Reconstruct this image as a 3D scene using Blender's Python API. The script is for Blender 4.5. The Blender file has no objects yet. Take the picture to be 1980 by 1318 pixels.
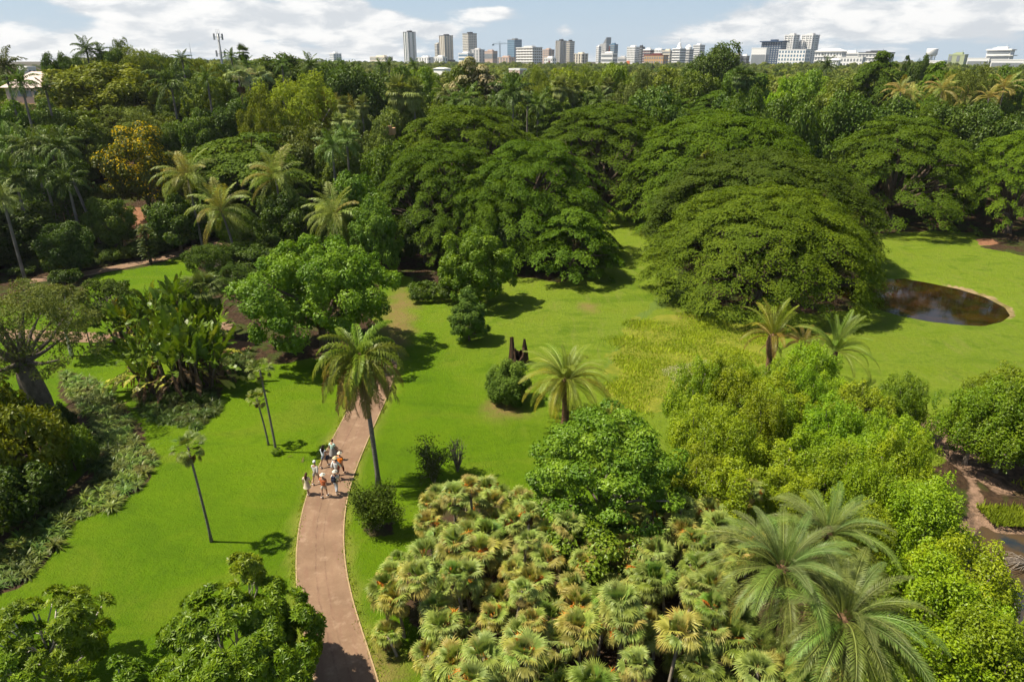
import bpy, math, random
import numpy as np
from mathutils import Vector, Matrix, Euler
random.seed(7)
RNG = np.random.default_rng(7)
SC = bpy.context.scene
COL = SC.collection
rad = math.radians
# ------------------------------------------------------------------ camera, sky, sun, exposure
CAM_H, PITCH, FPX = 27.0, rad(22.3), 1320.0
cam = bpy.data.cameras.new('camera'); cam.lens = 24.0; cam.sensor_width = 36.0; cam.clip_end = 20000; cam.clip_start = 0.5
cam_o = bpy.data.objects.new('camera', cam); COL.objects.link(cam_o)
cam_o.location = (0, 0, CAM_H); cam_o.rotation_euler = (rad(90) - PITCH, 0, 0)
SC.camera = cam_o
SC.view_settings.view_transform = 'Standard'; SC.view_settings.look = 'None'
SC.view_settings.gamma = 1.0; SC.view_settings.exposure = 0.72; SC.view_settings.use_curve_mapping = False
SUN_EL, SUN_DIR = rad(59), Vector((-1.0, 0.04, 0)).normalized()
sun = bpy.data.lights.new('sun', 'SUN'); sun.energy = 5.0; sun.angle = rad(0.53); sun.color = (1.0, 0.91, 0.74)
sun_o = bpy.data.objects.new('sun', sun); COL.objects.link(sun_o)
sv = Vector((SUN_DIR.x * math.cos(SUN_EL), SUN_DIR.y * math.cos(SUN_EL), math.sin(SUN_EL)))
sun_o.rotation_euler = sv.to_track_quat('Z', 'Y').to_euler(); sun_o.location = (-60, 0, 120)
SC.render.engine = 'CYCLES'
SC.cycles.max_bounces = 6; SC.cycles.diffuse_bounces = 2; SC.cycles.glossy_bounces = 2
SC.cycles.transmission_bounces = 3; SC.cycles.volume_bounces = 0; SC.cycles.transparent_max_bounces = 4
SC.cycles.caustics_reflective = False; SC.cycles.caustics_refractive = False
SC.cycles.use_adaptive_sampling = True; SC.cycles.adaptive_threshold = 0.02

class NT:
    """tiny node helper"""
    def __init__(s, tree): s.t = tree; s.n = tree.nodes; s.l = tree.links
    def new(s, typ, **kw):
        nd = s.n.new(typ)
        for k, v in kw.items(): setattr(nd, k, v)
        return nd
    def put(s, sock, v):
        if isinstance(v, bpy.types.NodeSocket): s.l.new(v, sock)
        elif v is not None:
            if hasattr(sock.default_value, '__len__') and not hasattr(v, '__len__'): v = [v] * len(sock.default_value)
            if hasattr(sock.default_value, '__len__') and len(sock.default_value) == 4 and len(v) == 3: v = (*v, 1)
            sock.default_value = v
    def m(s, op, a, b=None, c=None, clamp=False):
        nd = s.new('ShaderNodeMath', operation=op, use_clamp=clamp)
        s.put(nd.inputs[0], a); s.put(nd.inputs[1], b)
        if c is not None: s.put(nd.inputs[2], c)
        return nd.outputs[0]
    def mix(s, f, a, b, blend='MIX'):
        nd = s.new('ShaderNodeMix', data_type='RGBA', blend_type=blend)
        s.put(nd.inputs[0], f); s.put(nd.inputs[6], a); s.put(nd.inputs[7], b)
        return nd.outputs[2]
    def noise(s, vec, scale, detail=3, rough=0.55, dist=0.0, color=False):
        nd = s.new('ShaderNodeTexNoise'); s.put(nd.inputs['Vector'], vec)
        nd.inputs['Scale'].default_value = scale; nd.inputs['Detail'].default_value = detail
        nd.inputs['Roughness'].default_value = rough; nd.inputs['Distortion'].default_value = dist
        return nd.outputs[1 if color else 0]
    def rng(s, v, a, b, c=0.0, d=1.0, smooth=False):
        nd = s.new('ShaderNodeMapRange'); nd.interpolation_type = 'SMOOTHSTEP' if smooth else 'LINEAR'
        s.put(nd.inputs[0], v)
        for i, q in enumerate((a, b, c, d)): nd.inputs[1 + i].default_value = q
        return nd.outputs[0]
    def vscale(s, vec, sc, loc=(0, 0, 0)):
        nd = s.new('ShaderNodeMapping'); s.put(nd.inputs[0], vec)
        nd.inputs['Scale'].default_value = sc; nd.inputs['Location'].default_value = loc
        return nd.outputs[0]

def px_dir(px, py):
    xc, yc = (px - 990) / FPX, -(py - 659) / FPX
    c, s = math.cos(PITCH), math.sin(PITCH)
    return np.array([xc, c + yc * s, -s + yc * c])     # forward component 1 along the lens axis

world = bpy.data.worlds.new('World'); SC.world = world; world.use_nodes = True
w = NT(world.node_tree); w.n.clear()
sky = w.new('ShaderNodeTexSky', sky_type='NISHITA'); sky.sun_disc = False; sky.sun_elevation = SUN_EL
sky.sun_rotation = math.atan2(SUN_DIR.x, SUN_DIR.y); sky.altitude = 30; sky.air_density = 1.0; sky.dust_density = 1.2; sky.ozone_density = 1.0
tc = w.new('ShaderNodeTexCoord'); gen = tc.outputs['Generated']
sep = w.new('ShaderNodeSeparateXYZ'); w.l.new(gen, sep.inputs[0])
dx, dy, dz = sep.outputs
az = w.m('ARCTAN2', dx, dy); el = w.m('ARCSINE', dz)
elc = w.m('MAXIMUM', el, 0.0)
# cloud layers seen towards the horizon: azimuth / stretched elevation; higher up the same field is thinned for darker ambient light
cmb = w.new('ShaderNodeCombineXYZ'); w.put(cmb.inputs[0], w.m('MULTIPLY', az, 13.0))
w.put(cmb.inputs[1], w.m('MULTIPLY', w.m('POWER', elc, 0.75), 22.0)); w.put(cmb.inputs[2], 3.7)
n1 = w.noise(cmb.outputs[0], 0.75, 9, 0.58, 0.25)
n2 = w.noise(w.vscale(cmb.outputs[0], (0.6, 1.3, 1), (5, 9, 0)), 2.0, 6, 0.6, 0.4)
cov = w.m('ADD', w.m('MULTIPLY', n1, 0.75), w.m('MULTIPLY', n2, 0.25))
# cloud banks standing in the part of the sky ahead (azimuth, elevation, widths, amount)
def banks():
    out = []
    for px, py, rx, ry, amt in [(255, 22, 110, 48, .42), (330, 34, 70, 30, .3), (520, 42, 130, 34, .30), (700, 55, 90, 34, .30), (640, 20, 120, 22, .2),
                                (845, 62, 42, 14, .3), (935, 22, 62, 16, .34), (1090, 60, 24, 16, .26), (1420, 60, 100, 22, .24), (1560, 36, 120, 26, .30),
                                (1700, 30, 110, 22, .26), (1780, 62, 150, 18, .2), (1900, 20, 120, 26, .34), (80, 100, 90, 24, .26), (600, 104, 110, 18, .22),
                                (760, 104, 70, 14, .16), (30, 60, 60, 18, .1), (1240, 80, 100, 16, .06), (880, 5, 160, 12, -.3), (1180, 20, 120, 40, -.22), (840, 30, 60, 10, -.1), (60, 25, 90, 22, -.16),
                                (1010, 60, 60, 20, -.14)]:
        d = px_dir(px, py); d = d / np.linalg.norm(d)
        out.append((math.atan2(d[0], d[1]), math.asin(d[2]), rx / 1400, ry / 1400, amt))
    return out
acc = cov
for a0, e0, wa, we, amt in banks():
    q = w.m('ADD', w.m('POWER', w.m('ABSOLUTE', w.m('DIVIDE', w.m('SUBTRACT', az, a0), wa)), 2.0),
            w.m('POWER', w.m('ABSOLUTE', w.m('DIVIDE', w.m('SUBTRACT', el, e0), we)), 2.0))
    acc = w.m('ADD', acc, w.m('MULTIPLY', w.m('EXPONENT', w.m('MULTIPLY', q, -1.0)), amt))
dens = w.m('MULTIPLY', w.rng(acc, 0.51, 0.68, 0, 1, True), w.rng(el, 0.22, 0.8, 1.0, 0.30, True))  # cloud cover cut overhead, out of view, to lower the ambient light
shade = w.noise(w.vscale(cmb.outputs[0], (1, 1, 1), (0.0, 0.35, 0)), 1.3, 7, 0.58, 0.3)
shade = w.rng(w.m('ADD', shade, w.m('MULTIPLY', dens, 0.16)), 0.52, 0.76, 0, 1, True)
hz = w.rng(el, -0.02, 0.10, 1, 0, True)
skyc = w.mix(1.0, sky.outputs[0], (0.11, 0.11, 0.11), 'MULTIPLY')
skyc = w.mix(w.m('MULTIPLY', w.rng(el, 0.0, 0.55, 1, 0, True), 0.80), skyc, (0.53, 0.70, 0.88))
skyc = w.mix(w.m('MULTIPLY', hz, 0.40), skyc, (0.74, 0.82, 0.88))
cloudc = w.mix(shade, (0.74, 0.775, 0.815), (1.12, 1.105, 1.08))
allc = w.mix(w.m('MULTIPLY', dens, 0.93), skyc, cloudc)
bg = w.new('ShaderNodeBackground'); w.l.new(allc, bg.inputs[0]); bg.inputs[1].default_value = 0.58
wo = w.new('ShaderNodeOutputWorld'); w.l.new(bg.outputs[0], wo.inputs[0])

# ------------------------------------------------------------------ picture <-> place
def sstep(a, b, x): t = np.clip((x - a) / (b - a), 0, 1); return t * t * (3 - 2 * t)
def base_h(x, y):
    x = np.asarray(x, float); y = np.asarray(y, float)
    s = x / np.maximum(y, 20)
    left = 1 - sstep(-0.50, -0.12, s)
    A = 9 + 6.5 * left
    y0 = 112 - 20 * left
    hgt = A * sstep(0, 1, (y - y0) / 85.0)
    hgt = hgt + 0.12 * np.sin(x * .11 + 1) * np.sin(y * .09) * (y < 140)
    return hgt
def ray_at(px, py, z=0.0):
    d = px_dir(px, py); t = (CAM_H - z) / -d[2]
    return np.array([d[0] * t, d[1] * t])
def hit(px, py, z0=0.0):
    d = px_dir(px, py); n = np.linalg.norm(d); d = d / n; t = 10.0
    for i in range(4000):
        p = d * t
        if CAM_H + p[2] - z0 < base_h(p[0], p[1]) or t > 2500: break
        t += max(0.12, t * 0.004)
    return float(d[0] * t), float(d[1] * t)
def x_of(px, D, z): return (px - 990) / FPX * (D * math.cos(PITCH) + (CAM_H - z) * math.sin(PITCH))
def z_of(py, D): return CAM_H - D * math.tan(PITCH + math.atan((py - 659) / FPX))
def to_px(x, y, z):
    c, s = math.cos(PITCH), math.sin(PITCH); dz_ = z - CAM_H
    zc = y * c - dz_ * s
    return 990 + FPX * x / zc, 659 - FPX * (y * s + dz_ * c) / zc

def sdf(poly, X, Y):
    """signed distance (negative inside) of many points to a polygon"""
    poly = np.array(poly, float); n = len(poly)
    d = np.full(X.shape, 1e9); inside = np.zeros(X.shape, bool)
    for i in range(n):
        a, b = poly[i], poly[(i + 1) % n]
        e = b - a; wx, wy = X - a[0], Y - a[1]
        t = np.clip((wx * e[0] + wy * e[1]) / (e @ e + 1e-9), 0, 1)
        d = np.minimum(d, (wx - e[0] * t) ** 2 + (wy - e[1] * t) ** 2)
        c1 = (a[1] > Y) != (b[1] > Y)
        xx = e[0] * (Y - a[1]) / (e[1] if abs(e[1]) > 1e-9 else 1e-9) + a[0]
        inside ^= c1 & (X < xx)
    d = np.sqrt(d); return np.where(inside, -d, d)
def wpoly(pts, z=0.0): return [hit(p[0], p[1], z) for p in pts]

# ------------------------------------------------------------------ object helpers
def thing(name, label, cat, loc=(0, 0, 0), rz=0.0, group=None):
    o = bpy.data.objects.new(name, None); COL.objects.link(o); o.location = loc; o.rotation_euler = (0, 0, rz)
    o.empty_display_size = 0.3
    o['label'] = label; o['category'] = cat
    if group: o['group'] = group
    return o
def warm(c):
    r, g, b = c[0] * 1.02, c[1] * .95, c[2] * .46
    return (max(min(r, g * .82), g * .60) if c[0] < c[1] * 1.02 else c[0] * .94, g, b)
def part(name, mesh, parent, loc=(0, 0, 0), rot=(0, 0, 0), scale=(1, 1, 1), color=None, label=None, kind=None):
    o = bpy.data.objects.new(name, mesh); COL.objects.link(o); o.parent = parent
    o.location = loc; o.rotation_euler = rot; o.scale = scale
    if color is not None: o.color = (*warm(color), 1)
    if label: o['label'] = label
    if kind: o['kind'] = kind
    return o
def single(name, mesh, label, cat, loc=(0, 0, 0), rz=0, group=None, color=None, scale=(1, 1, 1)):
    o = bpy.data.objects.new(name, mesh); COL.objects.link(o); o.location = loc; o.rotation_euler = (0, 0, rz); o.scale = scale
    o['label'] = label; o['category'] = cat
    if group: o['group'] = group
    if color is not None: o.color = (*warm(color), 1)
    return o
def setting(name, mesh, kind='structure'):
    o = bpy.data.objects.new(name, mesh); COL.objects.link(o); o['kind'] = kind; return o
def np_mesh(name, V, F, mat, attrs=None, smooth=False, mats=None, midx=None):
    """V (n,3); F (m,k) all faces of k corners"""
    V = np.asarray(V, np.float32); F = np.asarray(F, np.int32)
    me = bpy.data.meshes.new(name); me.vertices.add(len(V)); me.vertices.foreach_set('co', V.ravel())
    k = F.shape[1]; me.loops.add(F.size); me.loops.foreach_set('vertex_index', F.ravel())
    me.polygons.add(len(F)); me.polygons.foreach_set('loop_start', np.arange(0, F.size, k, dtype=np.int32))
    if smooth: me.polygons.foreach_set('use_smooth', np.ones(len(F), bool))
    else: me.polygons.foreach_set('use_smooth', np.zeros(len(F), bool))
    for m_ in (mats or [mat]): me.materials.append(m_)
    if midx is not None: me.polygons.foreach_set('material_index', np.asarray(midx, np.int32))
    me.update(calc_edges=True)
    for nm, arr in (attrs or {}).items():
        arr = np.asarray(arr, np.float32)
        if arr.ndim == 1:
            a = me.attributes.new(nm, 'FLOAT', 'POINT'); a.data.foreach_set('value', arr)
        else:
            a = me.attributes.new(nm, 'FLOAT_COLOR', 'POINT'); a.data.foreach_set('color', arr.ravel())
    return me
class MB:
    """collects tubes, boxes and so on into one mesh"""
    def __init__(s): s.v = []; s.f = []; s.m = []; s.a = []
    def add(s, V, F, mi=0, tint=0.5):
        o = len(s.v); s.v.extend([tuple(map(float, p)) for p in V]); s.f.extend([tuple(i + o for i in f) for f in F]); s.m.extend([mi] * len(F)); s.a.extend([tint] * len(V))
    def box(s, c, d, rz=0, mi=0, taper=1.0):
        cx, cy, cz = c; hx, hy, hz_ = d[0] / 2, d[1] / 2, d[2] / 2; V = []
        for z in (-1, 1):
            k = taper if z > 0 else 1
            for a, b in ((-1, -1), (1, -1), (1, 1), (-1, 1)):
                X, Y = a * hx * k, b * hy * k
                V.append((cx + X * math.cos(rz) - Y * math.sin(rz), cy + X * math.sin(rz) + Y * math.cos(rz), cz + z * hz_))
        s.add(V, [(3, 2, 1, 0), (4, 5, 6, 7), (0, 1, 5, 4), (1, 2, 6, 5), (2, 3, 7, 6), (3, 0, 4, 7)], mi)
    def tube(s, pts, rr, n=7, mi=0, cap=True, jit=0.0):
        pts = [Vector(p) for p in pts]
        if not hasattr(rr, '__len__'): rr = [rr] * len(pts)
        V, F = [], []; ref = None
        for i, p in enumerate(pts):
            t = (pts[min(i + 1, len(pts) - 1)] - pts[max(i - 1, 0)]).normalized()
            if ref is None: ref = Vector((1, 0, 0)) if abs(t.x) < .8 else Vector((0, 1, 0))
            a = (ref - t * ref.dot(t)).normalized(); b = t.cross(a); ref = a
            for k in range(n):
                th = 2 * math.pi * k / n; r = rr[i] * (1 + random.uniform(-jit, jit))
                V.append(p + a * math.cos(th) * r + b * math.sin(th) * r)
        for i in range(len(pts) - 1):
            for k in range(n):
                F.append((i * n + k, i * n + (k + 1) % n, (i + 1) * n + (k + 1) % n, (i + 1) * n + k))
        if cap:
            F.append(tuple(range(n - 1, -1, -1))); F.append(tuple((len(pts) - 1) * n + k for k in range(n)))
        s.add(V, F, mi)
    def lathe(s, prof, n=16, c=(0, 0, 0), mi=0):
        V, F = [], []
        for r, z in prof:
            for k in range(n):
                th = 2 * math.pi * k / n; V.append((c[0] + r * math.cos(th), c[1] + r * math.sin(th), c[2] + z))
        for i in range(len(prof) - 1):
            for k in range(n): F.append((i * n + k, i * n + (k + 1) % n, (i + 1) * n + (k + 1) % n, (i + 1) * n + k))
        s.add(V, F, mi)
    def mesh(s, name, mats, smooth=False):
        me = bpy.data.meshes.new(name); me.from_pydata(s.v, [], s.f)
        for m_ in (mats if isinstance(mats, (list, tuple)) else [mats]): me.materials.append(m_)
        me.polygons.foreach_set('material_index', s.m)
        if smooth: me.polygons.foreach_set('use_smooth', [True] * len(s.f))
        me.update(); return me

# ------------------------------------------------------------------ materials
def mat(name):
    m_ = bpy.data.materials.new(name); m_.use_nodes = True; t = NT(m_.node_tree); t.n.clear(); return m_, t
def out(t, sh, disp=None):
    o = t.new('ShaderNodeOutputMaterial'); t.l.new(sh, o.inputs[0])
def bsdf(t, col, rough=0.7, spec=0.3, normal=None, metal=0.0):
    b = t.new('ShaderNodeBsdfPrincipled'); t.put(b.inputs['Base Color'], col); t.put(b.inputs['Roughness'], rough)
    b.inputs['Specular IOR Level'].default_value = spec; b.inputs['Metallic'].default_value = metal
    if normal is not None: t.l.new(normal, b.inputs['Normal'])
    return b.outputs[0]
def bump(t, h, strength=0.5, dist=0.1):
    b = t.new('ShaderNodeBump'); b.inputs['Strength'].default_value = strength; b.inputs['Distance'].default_value = dist
    t.l.new(h, b.inputs['Height']); return b.outputs[0]
def attr(t, name, out_i=2):
    a = t.new('ShaderNodeAttribute', attribute_name=name); return a.outputs[out_i] if out_i != 0 else a.outputs[0]

def leaf_material(name, fixed=None, far=False, trans=0.30, gloss=0.10, rough=0.42, spread=1.0, desat=0.0):
    m_, t = mat(name)
    oi = t.new('ShaderNodeObjectInfo')
    if far:
        cr = t.new('ShaderNodeValToRGB'); t.l.new(oi.outputs['Random'], cr.inputs[0])
        el_ = cr.color_ramp.elements
        cols = [(0.095, 0.140, 0.016), (0.160, 0.210, 0.025), (0.065, 0.105, 0.015), (0.200, 0.250, 0.028), (0.120, 0.155, 0.035), (0.215, 0.225, 0.050), (0.085, 0.140, 0.018)]
        el_[0].position = 0; el_[0].color = (*cols[0], 1); el_[1].position = 1; el_[1].color = (*cols[-1], 1)
        for i, c in enumerate(cols[1:-1]):
            e = el_.new((i + 1) / 6); e.color = (*c, 1)
        base = cr.outputs[0]
    elif fixed: base = t.mix(0.0, fixed, fixed)
    else: base = oi.outputs['Color']
    tint = attr(t, 'tint')
    hsv = t.new('ShaderNodeHueSaturation'); t.l.new(base, hsv.inputs['Color'])
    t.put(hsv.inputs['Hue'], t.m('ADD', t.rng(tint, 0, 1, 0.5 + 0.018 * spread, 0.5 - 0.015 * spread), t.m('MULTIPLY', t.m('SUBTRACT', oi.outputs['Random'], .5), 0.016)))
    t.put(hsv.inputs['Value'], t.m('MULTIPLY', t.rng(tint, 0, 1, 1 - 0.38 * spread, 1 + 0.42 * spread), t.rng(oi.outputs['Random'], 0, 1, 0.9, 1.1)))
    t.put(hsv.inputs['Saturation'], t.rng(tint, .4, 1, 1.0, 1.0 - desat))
    c = hsv.outputs[0]
    d = t.new('ShaderNodeBsdfDiffuse'); t.l.new(c, d.inputs[0])
    tr = t.new('ShaderNodeBsdfTranslucent'); t.l.new(t.mix(1.0, c, (1.25, 1.18, 0.45), 'MULTIPLY'), tr.inputs[0])
    mx = t.new('ShaderNodeMixShader'); mx.inputs[0].default_value = trans; t.l.new(d.outputs[0], mx.inputs[1]); t.l.new(tr.outputs[0], mx.inputs[2])
    g = t.new('ShaderNodeBsdfGlossy'); g.inputs['Roughness'].default_value = rough; g.inputs[0].default_value = (.9, .95, .85, 1)
    mx2 = t.new('ShaderNodeMixShader'); mx2.inputs[0].default_value = gloss * .4; t.l.new(mx.outputs[0], mx2.inputs[1]); t.l.new(g.outputs[0], mx2.inputs[2])
    out(t, mx2.outputs[0]); return m_
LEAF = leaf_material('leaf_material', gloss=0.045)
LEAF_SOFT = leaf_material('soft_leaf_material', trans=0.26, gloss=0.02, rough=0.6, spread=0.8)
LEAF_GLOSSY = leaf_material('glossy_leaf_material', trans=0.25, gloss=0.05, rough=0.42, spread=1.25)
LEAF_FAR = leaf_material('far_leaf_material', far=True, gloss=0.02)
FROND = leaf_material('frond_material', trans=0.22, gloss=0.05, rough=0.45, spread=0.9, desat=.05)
FLOWER_YELLOW = leaf_material('yellow_blossom_material', fixed=(0.60, 0.42, 0.010), trans=.3, gloss=.01, spread=.5)
FLOWER_CREAM = leaf_material('cream_blossom_material', fixed=(0.42, 0.36, 0.20), trans=.2, gloss=.01, spread=.5)
FLOWER_ORANGE = leaf_material('orange_stalk_material', fixed=(0.56, 0.21, 0.030), trans=.15, gloss=.02, spread=.7)
DEADLEAF = leaf_material('dead_frond_material', fixed=(0.13, 0.082, 0.042), trans=.15, gloss=.02, spread=.8)

def bark(name, c1, c2, scale=(6, 6, 1.2), st=0.6, rings=0):
    m_, t = mat(name); tc_ = t.new('ShaderNodeTexCoord'); v = tc_.outputs['Object']
    n = t.noise(t.vscale(v, scale), 1.0, 5, 0.65, 0.4); c = t.mix(t.rng(n, .3, .7), c1, c2)
    hgt = n
    if rings:
        wv = t.new('ShaderNodeTexWave', wave_type='BANDS', bands_direction='Z'); t.l.new(v, wv.inputs[0]); wv.inputs['Scale'].default_value = rings; wv.inputs['Distortion'].default_value = 1.5
        c = t.mix(t.m('MULTIPLY', wv.outputs[1], 0.35), c, tuple(q * 0.5 for q in c1)); hgt = t.m('ADD', n, wv.outputs[1])
    out(t, bsdf(t, c, 0.85, 0.15, bump(t, hgt, st, 0.06))); return m_
BARK = bark('bark_material', (0.055, 0.038, 0.026), (0.16, 0.12, 0.09))
BARK_GREY = bark('grey_bark_material', (0.16, 0.13, 0.10), (0.36, 0.31, 0.26), (5, 5, 2))
BARK_PALE = bark('pale_bark_material', (0.48, 0.43, 0.36), (0.72, 0.66, 0.57), (4, 4, 2))
BARK_PALM = bark('palm_bark_material', (0.10, 0.09, 0.08), (0.28, 0.25, 0.22), (8, 8, 4), .5, 2.0)
BARK_RUST = bark('rusty_palm_bark_material', (0.07, 0.04, 0.025), (0.26, 0.15, 0.085), (9, 9, 7), .9)
BARK_BOAB = bark('boab_bark_material', (0.07, 0.055, 0.045), (0.19, 0.155, 0.125), (2.5, 2.5, 1.6), 1.0)
def plain(name, c, rough=0.7, spec=0.3, var=0.12, scale=3.0, metal=0.0):
    m_, t = mat(name); tc_ = t.new('ShaderNodeTexCoord')
    n = t.noise(tc_.outputs['Object'], scale, 4, 0.6)
    cc = t.mix(n, tuple(q * (1 - var) for q in c), tuple(min(1, q * (1 + var)) for q in c))
    out(t, bsdf(t, cc, rough, spec, metal=metal)); return m_
# ------------------------------------------------------------------ ground
LAWN = wpoly([(-700, 2200), (-500, 700), (-60, 575), (60, 600), (165, 572), (176, 532), (260, 520), (335, 500), (380, 496), (400, 560), (430, 600), (470, 700), (560, 700),
              (640, 690), (720, 640), (735, 560), (720, 520), (760, 522), (850, 560), (1000, 535), (1090, 545), (1160, 520), (1130, 470), (1150, 425), (1190, 408), (1262, 408),
              (1275, 450), (1300, 520), (1370, 585), (1500, 610), (1640, 600), (1700, 560), (1650, 470), (1700, 452), (1800, 446), (1890, 450), (1905, 480), (2000, 500), (2300, 560),
              (2400, 720), (1990, 800), (1850, 850), (1500, 1500), (1300, 2200)])
WILD = wpoly([(1188, 650), (1232, 614), (1330, 606), (1440, 622), (1500, 660), (1470, 735), (1330, 760), (1250, 800), (1180, 810), (1176, 720)])
PALE = wpoly([(1280, 712), (1330, 700), (1420, 700), (1425, 722), (1340, 742), (1290, 740)])
TRACK = wpoly([(1172, 712), (1188, 668), (1222, 622), (1290, 560), (1330, 520), (1345, 560), (1260, 606), (1215, 650), (1195, 700)])
EARTH = [wpoly(p) for p in ([(112, 372), (190, 380), (232, 402), (295, 404), (345, 440), (300, 470), (215, 440), (118, 412)],
                            [(422, 655), (490, 662), (478, 695), (418, 684)], [(1888, 462), (1925, 462), (1932, 472), (1894, 475)],
                            [(655, 655), (700, 655), (700, 700), (650, 690)])]
WORN = [wpoly(p) for p in ([(748, 590), (780, 555), (800, 580), (792, 640), (765, 690), (735, 700), (735, 640)], [(948, 775), (1010, 785), (1010, 812), (950, 806)],
                           [(1128, 588), (1152, 590), (1150, 602), (1130, 602)], [(700, 1230), (760, 1290), (820, 1400), (740, 1400)], [(1318, 604), (1344, 604), (1344, 614), (1318, 614)])]
BEDS = [wpoly(p) for p in ([(110, 715), (190, 735), (250, 800), (285, 850), (305, 900), (270, 950), (200, 990), (140, 1010), (120, 1060), (40, 1140), (-80, 1180), (-120, 900), (120, 960), (180, 900), (170, 860), (120, 780)],
                           [(260, 760), (330, 730), (430, 750), (420, 800), (340, 820), (270, 800)],
                           [(815, 985), (960, 975), (1340, 1000), (1560, 990), (1800, 1400), (830, 1400), (805, 1215), (765, 1160), (775, 1100), (830, 1040)],
                           [(700, 1010), (765, 1010), (765, 1042), (705, 1042)])]
MUD = wpoly([(1775, 790), (1835, 812), (1880, 862), (1960, 876), (2250, 880), (2500, 1000), (2500, 1700), (1950, 1700), (1830, 1070), (1880, 930), (1800, 850)])
ISLE = wpoly([(1890, 925), (1930, 950), (2060, 960), (2100, 1005), (1985, 1020), (1905, 1000)])
CREEK = wpoly([(1905, 1005), (1945, 1025), (2100, 1015), (2450, 1050), (2450, 1700), (2020, 1700), (1975, 1300), (1900, 1120), (1870, 1060)])
PUDDLE = wpoly([(1930, 940), (1960, 936), (2100, 930), (2100, 958), (1970, 960)])
POND = wpoly([(1600, 562), (1650, 545), (1700, 535), (1745, 532), (1800, 541), (1860, 553), (1918, 570), (1958, 592), (1968, 610), (1950, 622), (1910, 631), (1860, 630), (1800, 622), (1740, 611), (1700, 600), (1650, 585)])
def axis(parts):
    r = [np.arange(a, b, s) for a, b, s in parts]; return np.concatenate(r + [[parts[-1][1]]])
gx = axis([(-6000, -1000, 500), (-1000, -300, 50), (-300, -80, 8), (-80, 80, 0.5), (80, 300, 8), (300, 1000, 50), (1000, 6000, 500)])
gy = axis([(-300, -20, 40), (-20, 14, 4), (14, 150, 0.5), (150, 260, 3), (260, 900, 20), (900, 12000, 300)])
GX, GY = np.meshgrid(gx, gy)
near = (np.abs(GX) < 90) & (GY < 160) & (GY > 0)
def zone(poly, w_in=-0.2, w_out=0.4, noise=0.0):
    z = np.full(GX.shape, 50.0); z[near] = sdf(poly, GX[near], GY[near])
    if noise: z = z + noise * (np.sin(GX * 1.3 + np.sin(GY * .9)) + np.sin(GY * 1.7 + 1.3 * np.sin(GX * 1.1))) * .5
    return 1 - sstep(w_in, w_out, z)
GZ = base_h(GX, GY)
def pit(poly, depth, w0, w1):
    z = np.full(GX.shape, 50.0); z[near] = sdf(poly, GX[near], GY[near]); return depth * (1 - sstep(w0, w1, z))
GZ = GZ - pit(POND, 0.9, -3.0, 0.5) - pit(CREEK, 0.5, -1.5, 0.8) - pit(MUD, 0.35, -1.0, 1.0) + pit(ISLE, 0.3, -1, 0.6) - pit(PUDDLE, .22, -.8, .4)
mx = lambda L: np.maximum.reduce(L)
z_lawn = zone(LAWN, -0.8, 0.5, .5); z_wild = zone(WILD, -1.2, .8, .9); z_earth = mx([zone(p, -.6, .5, .4) for p in EARTH]); z_bed = mx([zone(p, -.3, .2, .25) for p in BEDS])
z_worn = mx([zone(p, -1.4, 1.3, .7) for p in WORN]); z_mud = zone(MUD, -.4, .5, .4) * (1 - zone(ISLE, -.5, .4, .3)); z_pale = zone(PALE, -.8, .7, .5)
z_track = zone(TRACK, -.9, .9, .4); z_rim = zone(POND, -0.35, .05, .25) * (.25 + .75 * sstep(ray_at(1890, 590)[0], ray_at(1950, 600)[0], GX)) * .8
one = np.ones_like(GX)
PATHS = {}
def smooth_line(pts, step=0.6):
    P = np.array(pts, float); t = np.r_[0, np.cumsum(np.linalg.norm(np.diff(P, axis=0), axis=1))]
    s = np.arange(0, t[-1], step); q = np.c_[np.interp(s, t, P[:, 0]), np.interp(s, t, P[:, 1])]
    k = np.ones(7) / 7
    for _ in range(4):
        pad = np.r_[np.repeat(q[:1], 3, 0), q, np.repeat(q[-1:], 3, 0)]; q2 = np.c_[np.convolve(pad[:, 0], k, 'valid'), np.convolve(pad[:, 1], k, 'valid')]
        q2[0], q2[-1] = q[0], q[-1]; q = q2
    return q
main_l = smooth_line([ray_at(*p) for p in [(780, 1900), (716, 1520), (672, 1318), (652, 1250), (629, 1180), (617, 1100), (618, 1020), (632, 950), (654, 900), (677, 850), (702, 800), (722, 762), (736, 722), (744, 694)]])
path2 = smooth_line([ray_at(*p) for p in [(-300, 640), (0, 645), (85, 650), (145, 652), (210, 654), (300, 648), (400, 634), (452, 630)]])
path3 = smooth_line([hit(*p) for p in [(60, 545), (160, 533), (200, 524), (260, 511), (320, 499), (365, 488), (430, 470)]])
path4 = smooth_line([hit(*p) for p in [(700, 430), (800, 436), (900, 438)]])
def line_d(q):
    d = np.full(GX.shape, 50.0); X, Y = GX[near], GY[near]; dd = np.full(X.shape, 1e9)
    for i in range(0, len(q)): dd = np.minimum(dd, (X - q[i, 0]) ** 2 + (Y - q[i, 1]) ** 2)
    d[near] = np.sqrt(dd); return d
d_main = line_d(main_l)
z_verge = 1 - sstep(1.3, 2.15, d_main + .25 * np.sin(GX * 2.1) * np.sin(GY * 1.2))
A1 = np.stack([z_lawn, z_wild, z_earth, z_bed], -1).reshape(-1, 4); A2 = np.stack([z_worn, z_mud, z_pale, z_track], -1).reshape(-1, 4); A3 = np.stack([z_rim, z_verge, one * 0, one], -1).reshape(-1, 4)
nx, ny = len(gx), len(gy)
ii, jj = np.meshgrid(np.arange(nx - 1), np.arange(ny - 1)); b0 = (jj * nx + ii).ravel()
Fg = np.c_[b0, b0 + 1, b0 + 1 + nx, b0 + nx]
GROUND, t = mat('ground_material')
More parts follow.
